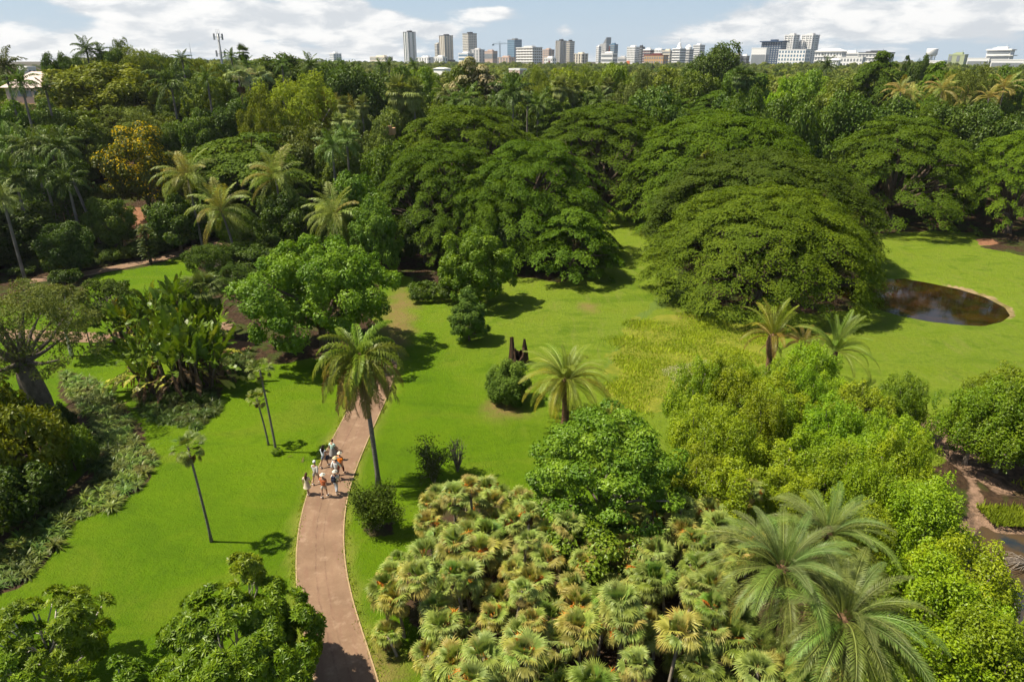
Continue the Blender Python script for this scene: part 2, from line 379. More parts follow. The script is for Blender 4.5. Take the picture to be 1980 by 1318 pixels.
tc_ = t.new('ShaderNodeTexCoord'); v = tc_.outputs['Object']
def acol(name, ch):
    a = t.new('ShaderNodeAttribute', attribute_name=name)
    if ch == 3: return a.outputs[3]
    s_ = t.new('ShaderNodeSeparateXYZ'); t.l.new(a.outputs[1], s_.inputs[0]); return s_.outputs[ch]
nA = t.noise(v, 0.055, 4, 0.55, 0.4); nB = t.noise(v, 0.33, 5, 0.62, 0.6); nC = t.noise(v, 2.4, 5, 0.7); nD = t.noise(v, 11.0, 3, 0.7)
lawn = t.mix(t.rng(nA, .38, .62), (0.074, 0.152, 0.002), (0.116, 0.202, 0.003))
# towards the dam the grass is paler and thinner
sp = t.new('ShaderNodeSeparateXYZ'); t.l.new(v, sp.inputs[0])
paler = t.rng(t.m('ADD', t.m('ADD', sp.outputs[0], t.m('MULTIPLY', sp.outputs[1], .55)), t.m('MULTIPLY', nB, 16.0)), 30, 52, 0, 1, True)
lawn = t.mix(t.m('MULTIPLY', paler, 0.72), lawn, (0.185, 0.238, 0.026))
nE = t.noise(t.vscale(v, (.8, 1.6, 1), (3, 8, 0)), .11, 5, .6, 1.2)
lawn = t.mix(t.m('MULTIPLY', t.rng(nE, .50, .66, 0, 1, True), .45), lawn, (0.158, 0.195, 0.016))
lawn = t.mix(t.m('MULTIPLY', t.rng(nE, .47, .34, 0, 1, True), .45), lawn, (0.050, 0.112, 0.003))
lawn = t.mix(t.m('MULTIPLY', t.rng(nB, .50, .70, 0, 1, True), .5), lawn, (0.125, 0.195, 0.006))
lawn = t.mix(t.m('MULTIPLY', t.rng(nB, .46, .30, 0, 1, True), .55), lawn, (0.056, 0.118, 0.004))
nS = t.noise(t.vscale(v, (1.0, .22, 1)), 1.1, 4, .6, .5)
lawn = t.mix(t.m('MULTIPLY', t.rng(nS, .5, .72, 0, 1, True), t.m('MULTIPLY', paler, .4)), lawn, (0.205, 0.205, 0.055))
lawn = t.mix(t.m('MULTIPLY', t.rng(nC, .35, .70), .38), lawn, (0.050, 0.098, 0.003))
lawn = t.mix(t.m('MULTIPLY', t.rng(nD, .40, .75), .30), lawn, (0.150, 0.222, 0.010))
litter = t.mix(t.rng(nC, .35, .65), (0.028, 0.018, 0.011), (0.085, 0.052, 0.030))
litter = t.mix(t.m('MULTIPLY', t.rng(nB, .46, .62, 0, 1, True), .75), litter, (0.050, 0.082, 0.012))
earth = t.mix(t.rng(nC, .3, .7), (0.19, 0.085, 0.045), (0.36, 0.19, 0.11))
wild = t.mix(t.rng(t.noise(v, .8, 5, .65, .8), .36, .62), (0.135, 0.175, 0.014), (0.250, 0.260, 0.030)); wild = t.mix(t.m('MULTIPLY', t.rng(nD, .4, .75), .35), wild, (0.34, 0.27, 0.06))
pale = t.mix(t.rng(nB, .35, .6), (0.30, 0.27, 0.15), (0.20, 0.25, 0.05))
mudc = t.mix(t.rng(nC, .35, .62), (0.15, 0.10, 0.065), (0.34, 0.22, 0.15)); mudc = t.mix(t.m('MULTIPLY', t.rng(nB, .55, .62, 0, 1), .6), mudc, (0.07, .05, .035))
rng_jit = t.m('MULTIPLY', t.m('SUBTRACT', t.noise(v, 2.0, 5, .65), .5), 1.1)
def zmask(name, ch): return t.rng(t.m('ADD', acol(name, ch), rng_jit), .35, .65, 0, 1, True)
c = t.mix(zmask('zones_a', 0), litter, lawn)
c = t.mix(t.m('MULTIPLY', zmask('zones_b', 3), .7), c, (0.115, 0.175, 0.035))
c = t.mix(t.m('MULTIPLY', zmask('zones_a', 1), .85), c, wild); c = t.mix(zmask('zones_b', 2), c, pale)
c = t.mix(t.m('MULTIPLY', t.m('MULTIPLY', acol('zones_b', 0), t.rng(nC, .3, .6, .4, 1)), .8), c, (0.235, 0.135, 0.070))
c = t.mix(zmask('zones_a', 2), c, earth)
c = t.mix(zmask('zones_a', 3), c, t.mix(.5, litter, (0.09, 0.055, 0.035)))
c = t.mix(zmask('zones_b', 1), c, mudc)
c = t.mix(t.m('MULTIPLY', t.m('MULTIPLY', acol('zones_c', 1), t.rng(nC, .3, .65, .5, 1)), .5), c, (0.36, 0.31, 0.08))
c = t.mix(t.rng(acol('zones_c', 0), .25, .6, 0, 1, True), c, t.mix(t.rng(nB, .4, .6), (0.34, 0.25, 0.14), (0.15, .13, .04)))
hgt = t.m('ADD', t.m('MULTIPLY', nC, .8), t.m('MULTIPLY', nD, .5))
out(t, bsdf(t, c, 0.9, 0.08, bump(t, hgt, 1.0, 0.24)))
setting('ground', np_mesh('ground', np.c_[GX.ravel(), GY.ravel(), GZ.ravel()], Fg, GROUND, {'zones_a': A1, 'zones_b': A2, 'zones_c': A3}, smooth=True))

def gz(x, y):
    """height of the built ground at a point"""
    return float(base_h(x, y))

# ------------------------------------------------------------------ paths with pale kerb edges
def ribbon(q, offs, lift):
    T = np.gradient(q, axis=0); T /= np.linalg.norm(T, axis=1)[:, None]; N = np.c_[-T[:, 1], T[:, 0]]
    cols = []
    for o in offs:
        p = q + N * o; cols.append(np.c_[p, base_h(p[:, 0], p[:, 1]) + lift + 0.02])
    V = np.stack(cols, 1); n, k = V.shape[:2]
    i, j = np.meshgrid(np.arange(n - 1), np.arange(k - 1), indexing='ij'); b = (i * k + j).ravel()
    s = np.r_[0, np.cumsum(np.linalg.norm(np.diff(q, axis=0), axis=1))]
    return V.reshape(-1, 3), np.c_[b, b + k, b + k + 1, b + 1], np.repeat(s, k), np.tile(np.array(offs), n)
PATH, t = mat('red_asphalt_material')
tc_ = t.new('ShaderNodeTexCoord'); v = tc_.outputs['Object']
al, ac = attr(t, 'along'), attr(t, 'across')
n1 = t.noise(v, .5, 5, .6); n2 = t.noise(v, 7, 4, .7)
c = t.mix(t.rng(n1, .35, .65), (0.150, 0.092, 0.056), (0.228, 0.146, 0.092)); c = t.mix(t.m('MULTIPLY', n2, .35), c, (0.34, 0.23, 0.155))
cc_ = t.new('ShaderNodeCombineXYZ'); t.put(cc_.inputs[0], t.m('MULTIPLY', al, .35)); t.put(cc_.inputs[1], t.m('MULTIPLY', ac, 3.0))
st = t.noise(cc_.outputs[0], 1.0, 4, .6)
c = t.mix(t.m('MULTIPLY', t.rng(st, .5, .66), .38), c, (0.19, .10, .07))
def crack(off, wd, seed):
    cx = t.new('ShaderNodeCombineXYZ'); t.put(cx.inputs[0], al); cx.inputs[1].default_value = seed
    w_ = t.noise(cx.outputs[0], .7, 6, .7); d_ = t.m('ABSOLUTE', t.m('SUBTRACT', t.m('SUBTRACT', ac, off), t.m('MULTIPLY', t.m('SUBTRACT', w_, .5), .35)))
    br = t.rng(t.noise(v, 1.5, 5, .75), .40, .56)
    return t.m('MULTIPLY', t.rng(d_, wd * .3, wd, 1, 0), br)
c = t.mix(t.m('MULTIPLY', crack(.28, .06, 2.0), .5), c, (0.10, .055, .042)); c = t.mix(t.m('MULTIPLY', crack(-.22, .05, 9.0), .4), c, (0.11, .06, .045))
n3 = t.noise(v, 1.2, 6, .7); c = t.mix(t.m('MULTIPLY', t.rng(n3, .52, .68, 0, 1, True), .35), c, (0.40, .29, .20)); c = t.mix(t.m('MULTIPLY', t.rng(n3, .44, .30, 0, 1, True), .35), c, (0.13, .085, .06))
out(t, bsdf(t, c, .88, .15, bump(t, n2, .6, .02)))
EDGE = plain('pale_edge_material', (0.36, 0.265, 0.145), .9, .1, .3, 5)
def path(q, hw, name, edge=True):
    V, F, s, a = ribbon(q, [-hw, -hw * .5, 0, hw * .5, hw], 0.03)
    P = np_mesh(name, V, F[:, ::-1], PATH, {'along': s, 'across': a}); setting(name, P)
    if edge:
        for sg in (-1, 1):
            wob = 0.03
            o = [sg * (hw + .003), sg * (hw + .075)] if sg > 0 else [-(hw + .075), -(hw + .003)]
            V, F, s, a = ribbon(q, o, 0.05); n = len(V)
            V2 = V.copy(); V2[:, 2] -= .09
            # top and outer, inner faces
            k = np.arange(0, n - 2, 2)
            Fs = np.r_[F[:, ::-1], np.c_[k, k + n, k + 2 + n, k + 2], np.c_[k + 1, k + 3, k + 3 + n, k + 1 + n]]
            e = setting('path_kerb', np_mesh('path_kerb', np.r_[V, V2], Fs, EDGE))
path(main_l, 1.33, 'path'); path(path2, 1.3, 'path'); path(path3, 1.1, 'path')
# ------------------------------------------------------------------ water
def water(name, poly, z, col, rough, var=None):
    P = np.array(poly); c = P.mean(0); P = c + (P - c) * 1.035
    m_, t = mat(name + '_material'); tc_ = t.new('ShaderNodeTexCoord'); v = tc_.outputs['Object']
    n = t.noise(v, 3.0, 3, .5, .3); cc = t.mix(t.rng(t.noise(v, .35, 4, .6, .5), .4, .62, 0, 1, True), col, var or col)
    b = t.new('ShaderNodeBsdfPrincipled'); t.put(b.inputs['Base Color'], cc); b.inputs['Roughness'].default_value = rough; b.inputs['IOR'].default_value = 1.33
    t.l.new(bump(t, n, .10, .03), b.inputs['Normal']); out(t, b.outputs[0])
    me = bpy.data.meshes.new(name); me.from_pydata([(p[0], p[1], z) for p in P], [], [tuple(range(len(P)))[::1]]); me.materials.append(m_)
    return setting(name, me)
def dens_poly(poly, k=6):
    P = np.array(poly); n = len(P); o = []
    for i in range(n):
        p0, p1, p2, p3 = P[i - 1], P[i], P[(i + 1) % n], P[(i + 2) % n]
        for j in range(k):
            s = j / k; o.append(0.5 * ((2 * p1) + (-p0 + p2) * s + (2 * p0 - 5 * p1 + 4 * p2 - p3) * s * s + (-p0 + 3 * p1 - 3 * p2 + p3) * s ** 3))
    return o
water('pond_water', dens_poly(POND), -0.20, (0.010, 0.006, 0.002), .03, (0.030, 0.014, 0.003))
water('creek_water', dens_poly(CREEK), -0.45, (0.075, 0.050, 0.028), .03, (0.022, 0.030, 0.040))  # bluish dark patches in the base colour stand in for reflected sky
water('creek_water', dens_poly(PUDDLE), -0.42, (0.10, 0.070, 0.038), .08)
# ------------------------------------------------------------------ leaves
def unit(v): return v / np.maximum(np.linalg.norm(v, axis=-1, keepdims=True), 1e-9)
def leaves_geo(C, N, L, W, tint, D=None, fold=0.12):
    """folded four-cornered leaves: centre C, surface normal N, length L, width W; D optional long direction"""
    n = len(C); N = unit(N)
    if D is None: D = RNG.normal(size=(n, 3))
    D = unit(D - N * (D * N).sum(-1, keepdims=True)); S = np.cross(N, D)
    L = np.broadcast_to(L, (n,))[:, None]; W = np.broadcast_to(W, (n,))[:, None]
    a = C - D * L * .5; b = C + S * W * .5 + N * W * fold + D * L * .05; c = C + D * L * .5; d = C - S * W * .5 + N * W * fold + D * L * .05
    V = np.stack([a, b, c, d], 1).reshape(-1, 3); k = np.arange(n)[:, None] * 4
    F = np.concatenate([k + [0, 1, 2], k + [0, 2, 3]], 1).reshape(-1, 3)
    return V, F, np.repeat(tint, 4)
def join_geo(parts):
    V, F, T, o = [], [], [], 0
    for v, f, t_ in parts: V.append(v); F.append(f + o); T.append(t_); o += len(v)
    return np.concatenate(V), np.concatenate(F), np.concatenate(T)
def rand_dirs(n): return unit(RNG.normal(size=(n, 3)))
def clump_leaves(cc, cr, n, L, W, up=.5, rnd=.5, flat=.8, outw=None, ctint=None, shell=(.72, 1.05), hemi=-.35):
    """n leaves spread over clumps (centres cc, radii cr)"""
    k = RNG.choice(len(cc), n, p=cr ** 2 / (cr ** 2).sum()); d = rand_dirs(n)
    ow = unit(outw[k]) if outw is not None else np.array([[0, 0, 1.0]])
    bad = (d * ow).sum(-1) < hemi; d[bad] *= -1
    rr = RNG.uniform(*shell, n) ** 1; r = cr[k] * rr; off = d * r[:, None]; off[:, 2] *= flat
    # ragged clumps
    off *= (1 + .18 * np.sin(d[:, :1] * 9 + k[:, None]) * np.cos(d[:, 1:2] * 8 + 2 * k[:, None]))
    N = d * .8 + np.array([0, 0, up]) + RNG.normal(size=(n, 3)) * rnd
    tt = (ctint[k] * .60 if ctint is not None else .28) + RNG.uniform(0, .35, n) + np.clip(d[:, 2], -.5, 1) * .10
    s = RNG.uniform(.7, 1.25, n)
    return leaves_geo(cc[k] + off, N, L * s, W * s, np.clip(tt, 0, 1))
def mesh_of(name, geos, m_):
    V, F, T = join_geo(geos); return np_mesh(name, V, F, m_, {'tint': T})

def crown_round(R, z0, z1, ncl, rcl, n, L, W, m_, name='crown', squash=1.0, up=.45, rnd=.5, flat=.85, open_=0.0, top_heavy=.0, extra=None, shape=0.0):
    """lumpy crown: clumps near the surface of an ellipsoid from z0 to z1"""
    H = (z1 - z0) / 2; zc = (z0 + z1) / 2
    d = rand_dirs(ncl * 3); d = d[d[:, 2] > -.75]; d = d[:ncl]
    if top_heavy: d[:, 2] = np.abs(d[:, 2]) * top_heavy + d[:, 2] * (1 - top_heavy); d = unit(d)
    f = RNG.uniform(.60, 1.08, len(d)) * (1 + .10 * np.sin(d[:, 0] * 5 + R) * np.cos(d[:, 1] * 4 + 1))
    rr = R * (1 + shape * d[:, 2])
    cc = np.c_[d[:, 0] * f * (rr - rcl * .55), d[:, 1] * f * (rr - rcl * .55), zc + d[:, 2] * f * (H - rcl * .45)]
    inner = RNG.uniform(-.5, .5, (max(3, ncl // 6), 3)) * [R, R, H] + [0, 0, zc]
    cc = np.r_[cc, inner]; cr = np.r_[RNG.uniform(.65, 1.3, len(d)) * rcl, np.full(len(inner), rcl * 1.2)]
    ow = cc - [0, 0, zc]; ct = RNG.uniform(0, 1, len(cc))
    g = [clump_leaves(cc, cr, n, L, W, up, rnd, flat, ow, ct)]
    if extra: g.append(extra(cc, cr))
    return mesh_of(name, g, m_), cc
def crown_umbrella(R, zt, zb, npad, n, L, W, m_, power=2.3, name='crown', pad=(.9, 2.0), layers=2.2, lobes=5, full=False):
    """wide dome of many small flat leafy pads (rain tree)"""
    ph = RNG.uniform(0, 6.3); r = R * np.sqrt(RNG.uniform(0, 1, npad)); a = RNG.uniform(0, 2 * np.pi, npad)
    rim = 1 + .10 * np.sin(lobes * a + ph) + .05 * np.sin(9 * a + 2 * ph)
    r = r * rim; t_ = r / (R * rim)
    lump = .55 * np.sin(r * np.cos(a) * .75 + ph) * np.cos(r * np.sin(a) * .8 + ph) + .35 * np.sin(r * np.cos(a) * 1.9) * np.sin(r * np.sin(a) * 1.7 + 1)
    lay = RNG.choice([0, 0, 0, 1, 1, 2], npad) * layers * RNG.uniform(.5, 1, npad) * (.35 + t_ * .9)
    z = zt - (zt - zb) * t_ ** power + lump * (1 + t_) - lay
    if full:
        m2 = RNG.random(npad) < .45; th = a[m2]; zz = RNG.uniform(zb - 1.5, zt * .62, m2.sum()); q = (1 - ((zz - zb * .5) / (zt)) ** 2 * .55) * R * (1 + .08 * np.sin(lobes * th + ph))
        r[m2] = q * RNG.uniform(.82, 1.0, m2.sum()); z[m2] = zz; t_[m2] = .95
    C = np.c_[r * np.cos(a), r * np.sin(a), z]; pr = RNG.uniform(*pad, npad) * (1 - .25 * t_); ct = RNG.uniform(0, 1, npad)
    k = RNG.choice(npad, n, p=pr ** 2 / (pr ** 2).sum()); rho = np.sqrt(RNG.uniform(0, 1, n)); th = RNG.uniform(0, 2 * np.pi, n)
    edge = 1 + .22 * np.sin(3 * th + k) + .15 * np.sin(7 * th + 2 * k); rho2 = rho * edge
    slope = (zt - zb) * power * np.clip(t_, .05, 1) ** (power - 1) / R * .45
    rd = np.c_[np.cos(a), np.sin(a)]
    off = np.c_[np.cos(th) * rho2 * pr[k], np.sin(th) * rho2 * pr[k]]; outc = (off * rd[k]).sum(-1)
    h = .30 * pr[k] * np.sqrt(np.clip(1 - rho ** 2, 0, 1)) - RNG.exponential(.10, n) - outc * slope[k] - .10
    P = np.c_[C[k, :2] + off, C[k, 2] + h]
    N = np.c_[rd[k] * (slope[k] * .8)[:, None] + off / np.maximum(pr[k], .1)[:, None] * .8, np.ones(n)] + RNG.normal(size=(n, 3)) * .38
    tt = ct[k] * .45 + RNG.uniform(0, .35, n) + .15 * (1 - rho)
    s = RNG.uniform(.7, 1.3, n)
    return mesh_of(name, [leaves_geo(P, N, L * s, W * s, np.clip(tt, 0, 1))], m_), C
def crown_dome(R, zt, npad, n, L, W, m_, name='crown', pad=(.55, 1.3), ph=0.0, low=1.0):
    """rounded dome of small pads coming down almost to the ground (old rain tree)"""
    t_ = RNG.uniform(0, 1, npad) ** .62; a = RNG.uniform(0, 2 * np.pi, npad); th = t_ * np.pi * .5
    lobe = 1 + .06 * np.sin(5 * a + ph) + .04 * np.sin(11 * a + 2 * ph + 4 * t_); bump_ = .5 * np.sin(a * 7 + 9 * t_ + ph) + .35 * np.sin(a * 13 - 15 * t_)
    r = R * np.sin(th) ** .92 * lobe; z = low + (zt - low) * np.cos(th) ** .72 + bump_ * .9 - RNG.choice([0, 0, 0, 1], npad) * RNG.uniform(.5, 1.6, npad)
    rd = np.c_[np.cos(a), np.sin(a)]; C = np.c_[r[:, None] * rd, np.maximum(z, .5)]; pr = RNG.uniform(*pad, npad); ct = RNG.uniform(0, 1, npad)
    k = RNG.choice(npad, n, p=pr ** 2 / (pr ** 2).sum()); rho = np.sqrt(RNG.uniform(0, 1, n)); q = RNG.uniform(0, 2 * np.pi, n); e = 1 + .22 * np.sin(3 * q + k) + .15 * np.sin(7 * q + 2 * k)
    off = np.c_[np.cos(q), np.sin(q)] * (rho * e * pr[k])[:, None]; oc = (off * rd[k]).sum(-1); sl = np.sin(th) ** 2 * .55
    h = .34 * pr[k] * np.sqrt(1 - rho ** 2) - RNG.exponential(.10, n) - oc * sl[k]
    N = np.c_[rd[k] * (np.sin(th) * .75)[k][:, None] + off / pr[k][:, None] * .6, np.ones(n)] + RNG.normal(size=(n, 3)) * .38
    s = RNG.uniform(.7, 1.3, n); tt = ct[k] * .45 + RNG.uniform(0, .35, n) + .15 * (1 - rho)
    return mesh_of(name, [leaves_geo(np.c_[C[k, :2] + off, C[k, 2] + h], N, L * s, W * s, np.clip(tt, 0, 1))], m_), C
def limbs(name, base_r, zfork, targets, m_, nlimb=7, bend=.25, lean=(0, 0), r_end=.05, twigs=2, sides=7):
    mb = MB(); fork = Vector((lean[0], lean[1], zfork))
    mb.tube([(0, 0, -.4), (lean[0] * .2, lean[1] * .2, zfork * .35), (lean[0] * .6, lean[1] * .6, zfork * .75), fork], [base_r * 1.35, base_r, base_r * .9, base_r * .85], sides + 2, jit=.06)
    T = [Vector(t_) for t_ in targets]; random.shuffle(T)
    for t_ in T[:nlimb]:
        mid = fork.lerp(t_, .5) + Vector((random.uniform(-1, 1), random.uniform(-1, 1), random.uniform(0.2, 1))) * bend * (t_ - fork).length * .35
        r0 = base_r * random.uniform(.38, .6)
        mb.tube([fork - Vector((0, 0, base_r * .5)), fork.lerp(mid, .5) + Vector((0, 0, .1)), mid, mid.lerp(t_, .6), t_], [r0, r0 * .8, r0 * .55, r0 * .35, r_end], sides)
        for q in range(twigs):
            t2 = min(T, key=lambda p: (p - mid).length + random.uniform(0, 3)); e = t2.lerp(mid, .15)
            mb.tube([mid, mid.lerp(e, .5) + Vector((0, 0, .15)), e], [r0 * .4, r0 * .28, r_end], 5)
    return mb.mesh(name, m_, True)

# ---- palm fronds
def feather(L, elev, droop, nl, ll, lw, hang=.35, fwd=.5, vee=.25, m_=FROND, tint=.5, curl=1.25, ragged=.1, name='frond', rach=.035, seg=9, seed=0, bare=.12):
    rg = np.random.default_rng(seed); ts = np.linspace(0, 1, seg); P = [np.zeros(3)]; ang = []
    side = rg.uniform(-.15, .15)
    for i in range(seg):
        e = elev - droop * ts[i] ** curl; ang.append(e)
        if i < seg - 1: P.append(P[-1] + np.array([math.cos(e), side * ts[i], math.sin(e)]) * L / (seg - 1))
    P = np.array(P); ang = np.array(ang)
    tl = np.linspace(bare, 1, nl); Pl = np.c_[[np.interp(tl, ts, P[:, k]) for k in range(3)]].T; al_ = np.interp(tl, ts, ang)
    fw = np.c_[np.cos(al_), np.zeros(nl), np.sin(al_)]; upn = np.c_[-np.sin(al_), np.zeros(nl), np.cos(al_)]
    V, F, T = [], [], []
    # rachis
    wd = rach * (1 - .8 * ts); o = 0
    ring = []
    for i in range(seg):
        u = np.array([-math.sin(ang[i]), 0, math.cos(ang[i])]); s_ = np.array([0, 1, 0])
        ring += [P[i] + s_ * wd[i], P[i] + u * wd[i] * .8, P[i] - s_ * wd[i], P[i] - u * wd[i] * .6]
    for i in range(seg - 1):
        for k in range(4):
            a, b = i * 4 + k, i * 4 + (k + 1) % 4; F += [(a, b, b + 4), (a, b + 4, a + 4)]
    V += ring; T += [.95] * len(ring); o = len(V)
    prof = np.sin(np.clip((tl - bare) / (1 - bare) * .86 + .14, 0, 1) * np.pi) ** .55 * .9 + .15
    for sgn in (-1, 1):
        for i in range(nl):
            l = ll * prof[i] * rg.uniform(1 - ragged * 2, 1 + ragged)
            d = fw[i] * (fwd + .5 * tl[i]) + np.array([0, sgn, 0]) + upn[i] * (vee * (1 if i % 2 else .4)) + rg.normal(size=3) * ragged; d /= np.linalg.norm(d)
            mid = Pl[i] + d * l * .5; d2 = d + np.array([0, 0, -hang * 2 * rg.uniform(.7, 1.3)]); d2 /= np.linalg.norm(d2); tip = mid + d2 * l * .5
            wv = fw[i] * lw * .5
            V += [Pl[i], mid + wv, mid - wv, tip]; F += [(o, o + 1, o + 2), (o + 1, o + 3, o + 2)]; tt = tint + rg.uniform(-.2, .2); T += [tt] * 4; o += 4
    return np.array(V), np.array(F), np.clip(np.array(T), 0, 1)
def fan_leaf(pet, r, elev, tilt, nseg=20, spread=300, droop=.35, tint=.5, seed=0, costa=.25, pleat=.10):
    """petiole and a round pleated blade of pointed segments whose tips droop"""
    rg = np.random.default_rng(seed); V, F, T = [], [], []
    e2 = elev - .28
    hub = np.array([math.cos(elev), 0, math.sin(elev)]) * pet * .5; hub = hub + np.array([math.cos(e2), 0, math.sin(e2)]) * pet * .5
    w_ = .022
    for a, b in (((0, 0, 0), tuple(hub)),):
        a, b = np.array(a), np.array(b); n = np.array([-math.sin(elev), 0, math.cos(elev)])
        V += [a + [0, w_, 0], a - [0, w_, 0], b - [0, w_ * .6, 0], b + [0, w_ * .6, 0], a - n * w_, b - n * w_]; F += [(0, 1, 2), (0, 2, 3), (1, 4, 5), (1, 5, 2), (4, 0, 3), (4, 3, 5)]; T += [.8] * 6
    e3 = e2 - tilt; fx = np.array([math.cos(e3), 0, math.sin(e3)]); up_ = np.array([-math.sin(e3), 0, math.cos(e3)]); sy = np.array([0, 1.0, 0])
    for i in range(nseg):
        a = math.radians(-spread / 2 + spread * (i + .5) / nseg); da = math.radians(spread / nseg) * .60
        rr = r * (1 - .18 * (abs(a) / math.pi) ** 2) * rg.uniform(.88, 1.08)
        def pt(ang, q, lift=0): return hub + (fx * math.cos(ang) + sy * math.sin(ang)) * q + up_ * (lift - .10 * q * q / r - costa * abs(math.sin(ang)) * 0)
        o = len(V); pl = pleat * r * .5; w1, w2 = da * .95, da * .42
        dirv = fx * math.cos(a) + sy * math.sin(a); gv = droop * rg.uniform(.6, 1.4)
        d1 = dirv * (1 - .5 * gv) + np.array([0, 0, -1.0]) * gv * .6; d1 /= np.linalg.norm(d1); d2 = dirv * max(.1, 1 - gv) + np.array([0, 0, -1.0]) * gv * 1.2; d2 /= np.linalg.norm(d2)
        b = pt(a, rr * .42, pl * .5); m1 = b + d1 * rr * .30; tp = m1 + d2 * rr * .36; sd = (fx * -math.sin(a) + sy * math.cos(a)) * rr
        V += [hub, pt(a - w1, rr * .40, -pl * .3), b, pt(a + w1, rr * .40, -pl * .3), m1 - sd * w2, m1 + sd * w2, tp]
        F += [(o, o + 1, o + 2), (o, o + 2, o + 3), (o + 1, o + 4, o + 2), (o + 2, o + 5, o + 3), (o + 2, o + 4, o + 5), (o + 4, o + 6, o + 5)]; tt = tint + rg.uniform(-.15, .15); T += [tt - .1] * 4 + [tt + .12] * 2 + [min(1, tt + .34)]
    return np.array(V), np.array(F), np.clip(np.array(T), 0, 1)
def geo_mesh(name, g, m_): return np_mesh(name, g[0], g[1], m_, {'tint': g[2]})
def rotz(g, a, loc=(0, 0, 0), s=1.0, roll=0.0):
    V = g[0] * s
    if roll: c, q = math.cos(roll), math.sin(roll); V = np.c_[V[:, 0], V[:, 1] * c - V[:, 2] * q, V[:, 1] * q + V[:, 2] * c]
    c, q = math.cos(a), math.sin(a); V = np.c_[V[:, 0] * c - V[:, 1] * q, V[:, 0] * q + V[:, 1] * c, V[:, 2]] + np.array(loc)
    return V, g[1], g[2]
def trunk_mesh(name, pts, rr, m_, n=9, jit=.04):
    mb = MB(); mb.tube(pts, rr, n, jit=jit); return mb.mesh(name, m_, True)
def bent(h, lean, n=6, r0=.18, r1=.12, flare=1.5):
    P = []; R = []
    for i in range(n + 1):
        t_ = i / n; P.append((lean[0] * t_ ** 1.5, lean[1] * t_ ** 1.5, -0.3 + (h + .3) * t_)); R.append((r0 + (r1 - r0) * t_) * (flare if i == 0 else 1))
    return P, R
def palm(name, label, x, y, h, lean, kinds, spec, trunk_m, r0, r1, color, group=None, extra=None, z=None, az0=None):
    """palm with every frond a part. kinds: list of (mesh, ); spec: list of (kind, count, scale, colour, part name)"""
    z = gz(x, y) if z is None else z
    t_ = thing(name, label, 'palm tree', (x, y, z), 0, group); P, R = bent(h, lean, 7, r0, r1)
    part('trunk', trunk_mesh('palm_trunk', P, R, trunk_m), t_)
    top = Vector((lean[0], lean[1], h)); a0 = random.uniform(0, 6.28) if az0 is None else az0
    for kind, cnt, sc, colr, pn in spec:
        for i in range(cnt):
            a = a0 + 2 * math.pi * i / cnt + random.uniform(-.25, .25); a0 += .4
            s = sc * random.uniform(.88, 1.08); ms = kinds[kind]; me = random.choice(ms) if isinstance(ms, list) else ms
            cj = tuple(min(1, c_ * random.uniform(.85, 1.2)) for c_ in colr) if colr else None
            part(pn, me, t_, top + Vector((math.cos(a) * r1 * .6, math.sin(a) * r1 * .6, random.uniform(-.12, .05))), (random.uniform(-.35, .35) if pn == 'fan_leaf' else random.uniform(-.18, .18), random.uniform(-.22, .22) if pn == 'fan_leaf' else random.uniform(-.12, .12), a), (s, s, s), cj)
    if extra: extra(t_, top)
    return t_
# ------------------------------------------------------------------ kinds of tree
DG, MG, OL, YG, BG, GG, RT, TL = (0.040, 0.090, 0.016), (0.075, 0.140, 0.018), (0.120, 0.160, 0.028), (0.175, 0.235, 0.024), (0.095, 0.215, 0.020), (0.150, 0.185, 0.080), (0.085, 0.155, 0.014), (0.050, 0.110, 0.030)
SPEC = {}
def reg(kind, R, H, make, tr, n):
    SPEC[kind] = []
    for i in range(n):
        cm, cc = make(i); tm = tr(cc); SPEC[kind].append((cm, tm, R, H))
reg('round', 5, 10, lambda i: crown_round(5, .9, 10, 90, 1.05, 19000, .40, .21, LEAF, 'round_crown'),
    lambda cc: limbs('trunk', .28, 3.0, cc, BARK, 8), 3)
reg('dense', 5, 10, lambda i: crown_round(5, .3, 10, 75, 1.25, 21000, .38, .21, LEAF, 'dense_crown', flat=.95),
    lambda cc: limbs('trunk', .32, 2.5, cc, BARK, 8), 2)
reg('airy', 5, 11, lambda i: crown_round(5, 1.4, 11, 95, .85, 17000, .34, .12, LEAF_SOFT, 'airy_crown', rnd=.7, flat=1.1, up=.3),
    lambda cc: limbs('trunk', .22, 3.2, cc, BARK_GREY, 12, .3), 2)
reg('layered', 6, 9, lambda i: crown_umbrella(6, 9, 4.8, 120, 20000, .40, .20, LEAF_SOFT, 1.9, 'layered_crown', (.8, 1.7), 2.4),
    lambda cc: limbs('trunk', .32, 2.6, cc, BARK, 10, .3), 2)
reg('rain', 13, 15, lambda i: crown_umbrella(13, 15, [6.6, 5.6, 4.2][i], [680, 640, 290][i], [98000, 98000, 82000][i], .27, .135, LEAF_SOFT, [2.6, 2.8, 2.3][i], 'rain_tree_crown', [(.6, 1.4), (.6, 1.4), (.9, 1.9)][i], [1.6, 1.6, 3.2][i], 5 + i),
    lambda cc: limbs('rain_tree_trunk', .75, 2.2, cc, BARK, 20, .30, r_end=.10, twigs=4), 3)
reg('skirted', 13, 13.5, lambda i: crown_dome(13, 13.5, 1050, 130000, .26, .13, LEAF_SOFT, 'rain_tree_crown', ph=i * 2.0),
    lambda cc: limbs('rain_tree_trunk', .7, 1.6, cc * np.array([.8, .8, .72]), BARK, 12, .25, r_end=.08, twigs=2), 2)
reg('bush', 2, 2.6, lambda i: crown_round(2, .15, 2.6, 34, .55, 5200, .22, .13, LEAF, 'bush_crown', flat=.9),
    lambda cc: limbs('stem', .09, .5, cc, BARK, 8, r_end=.02), 3)
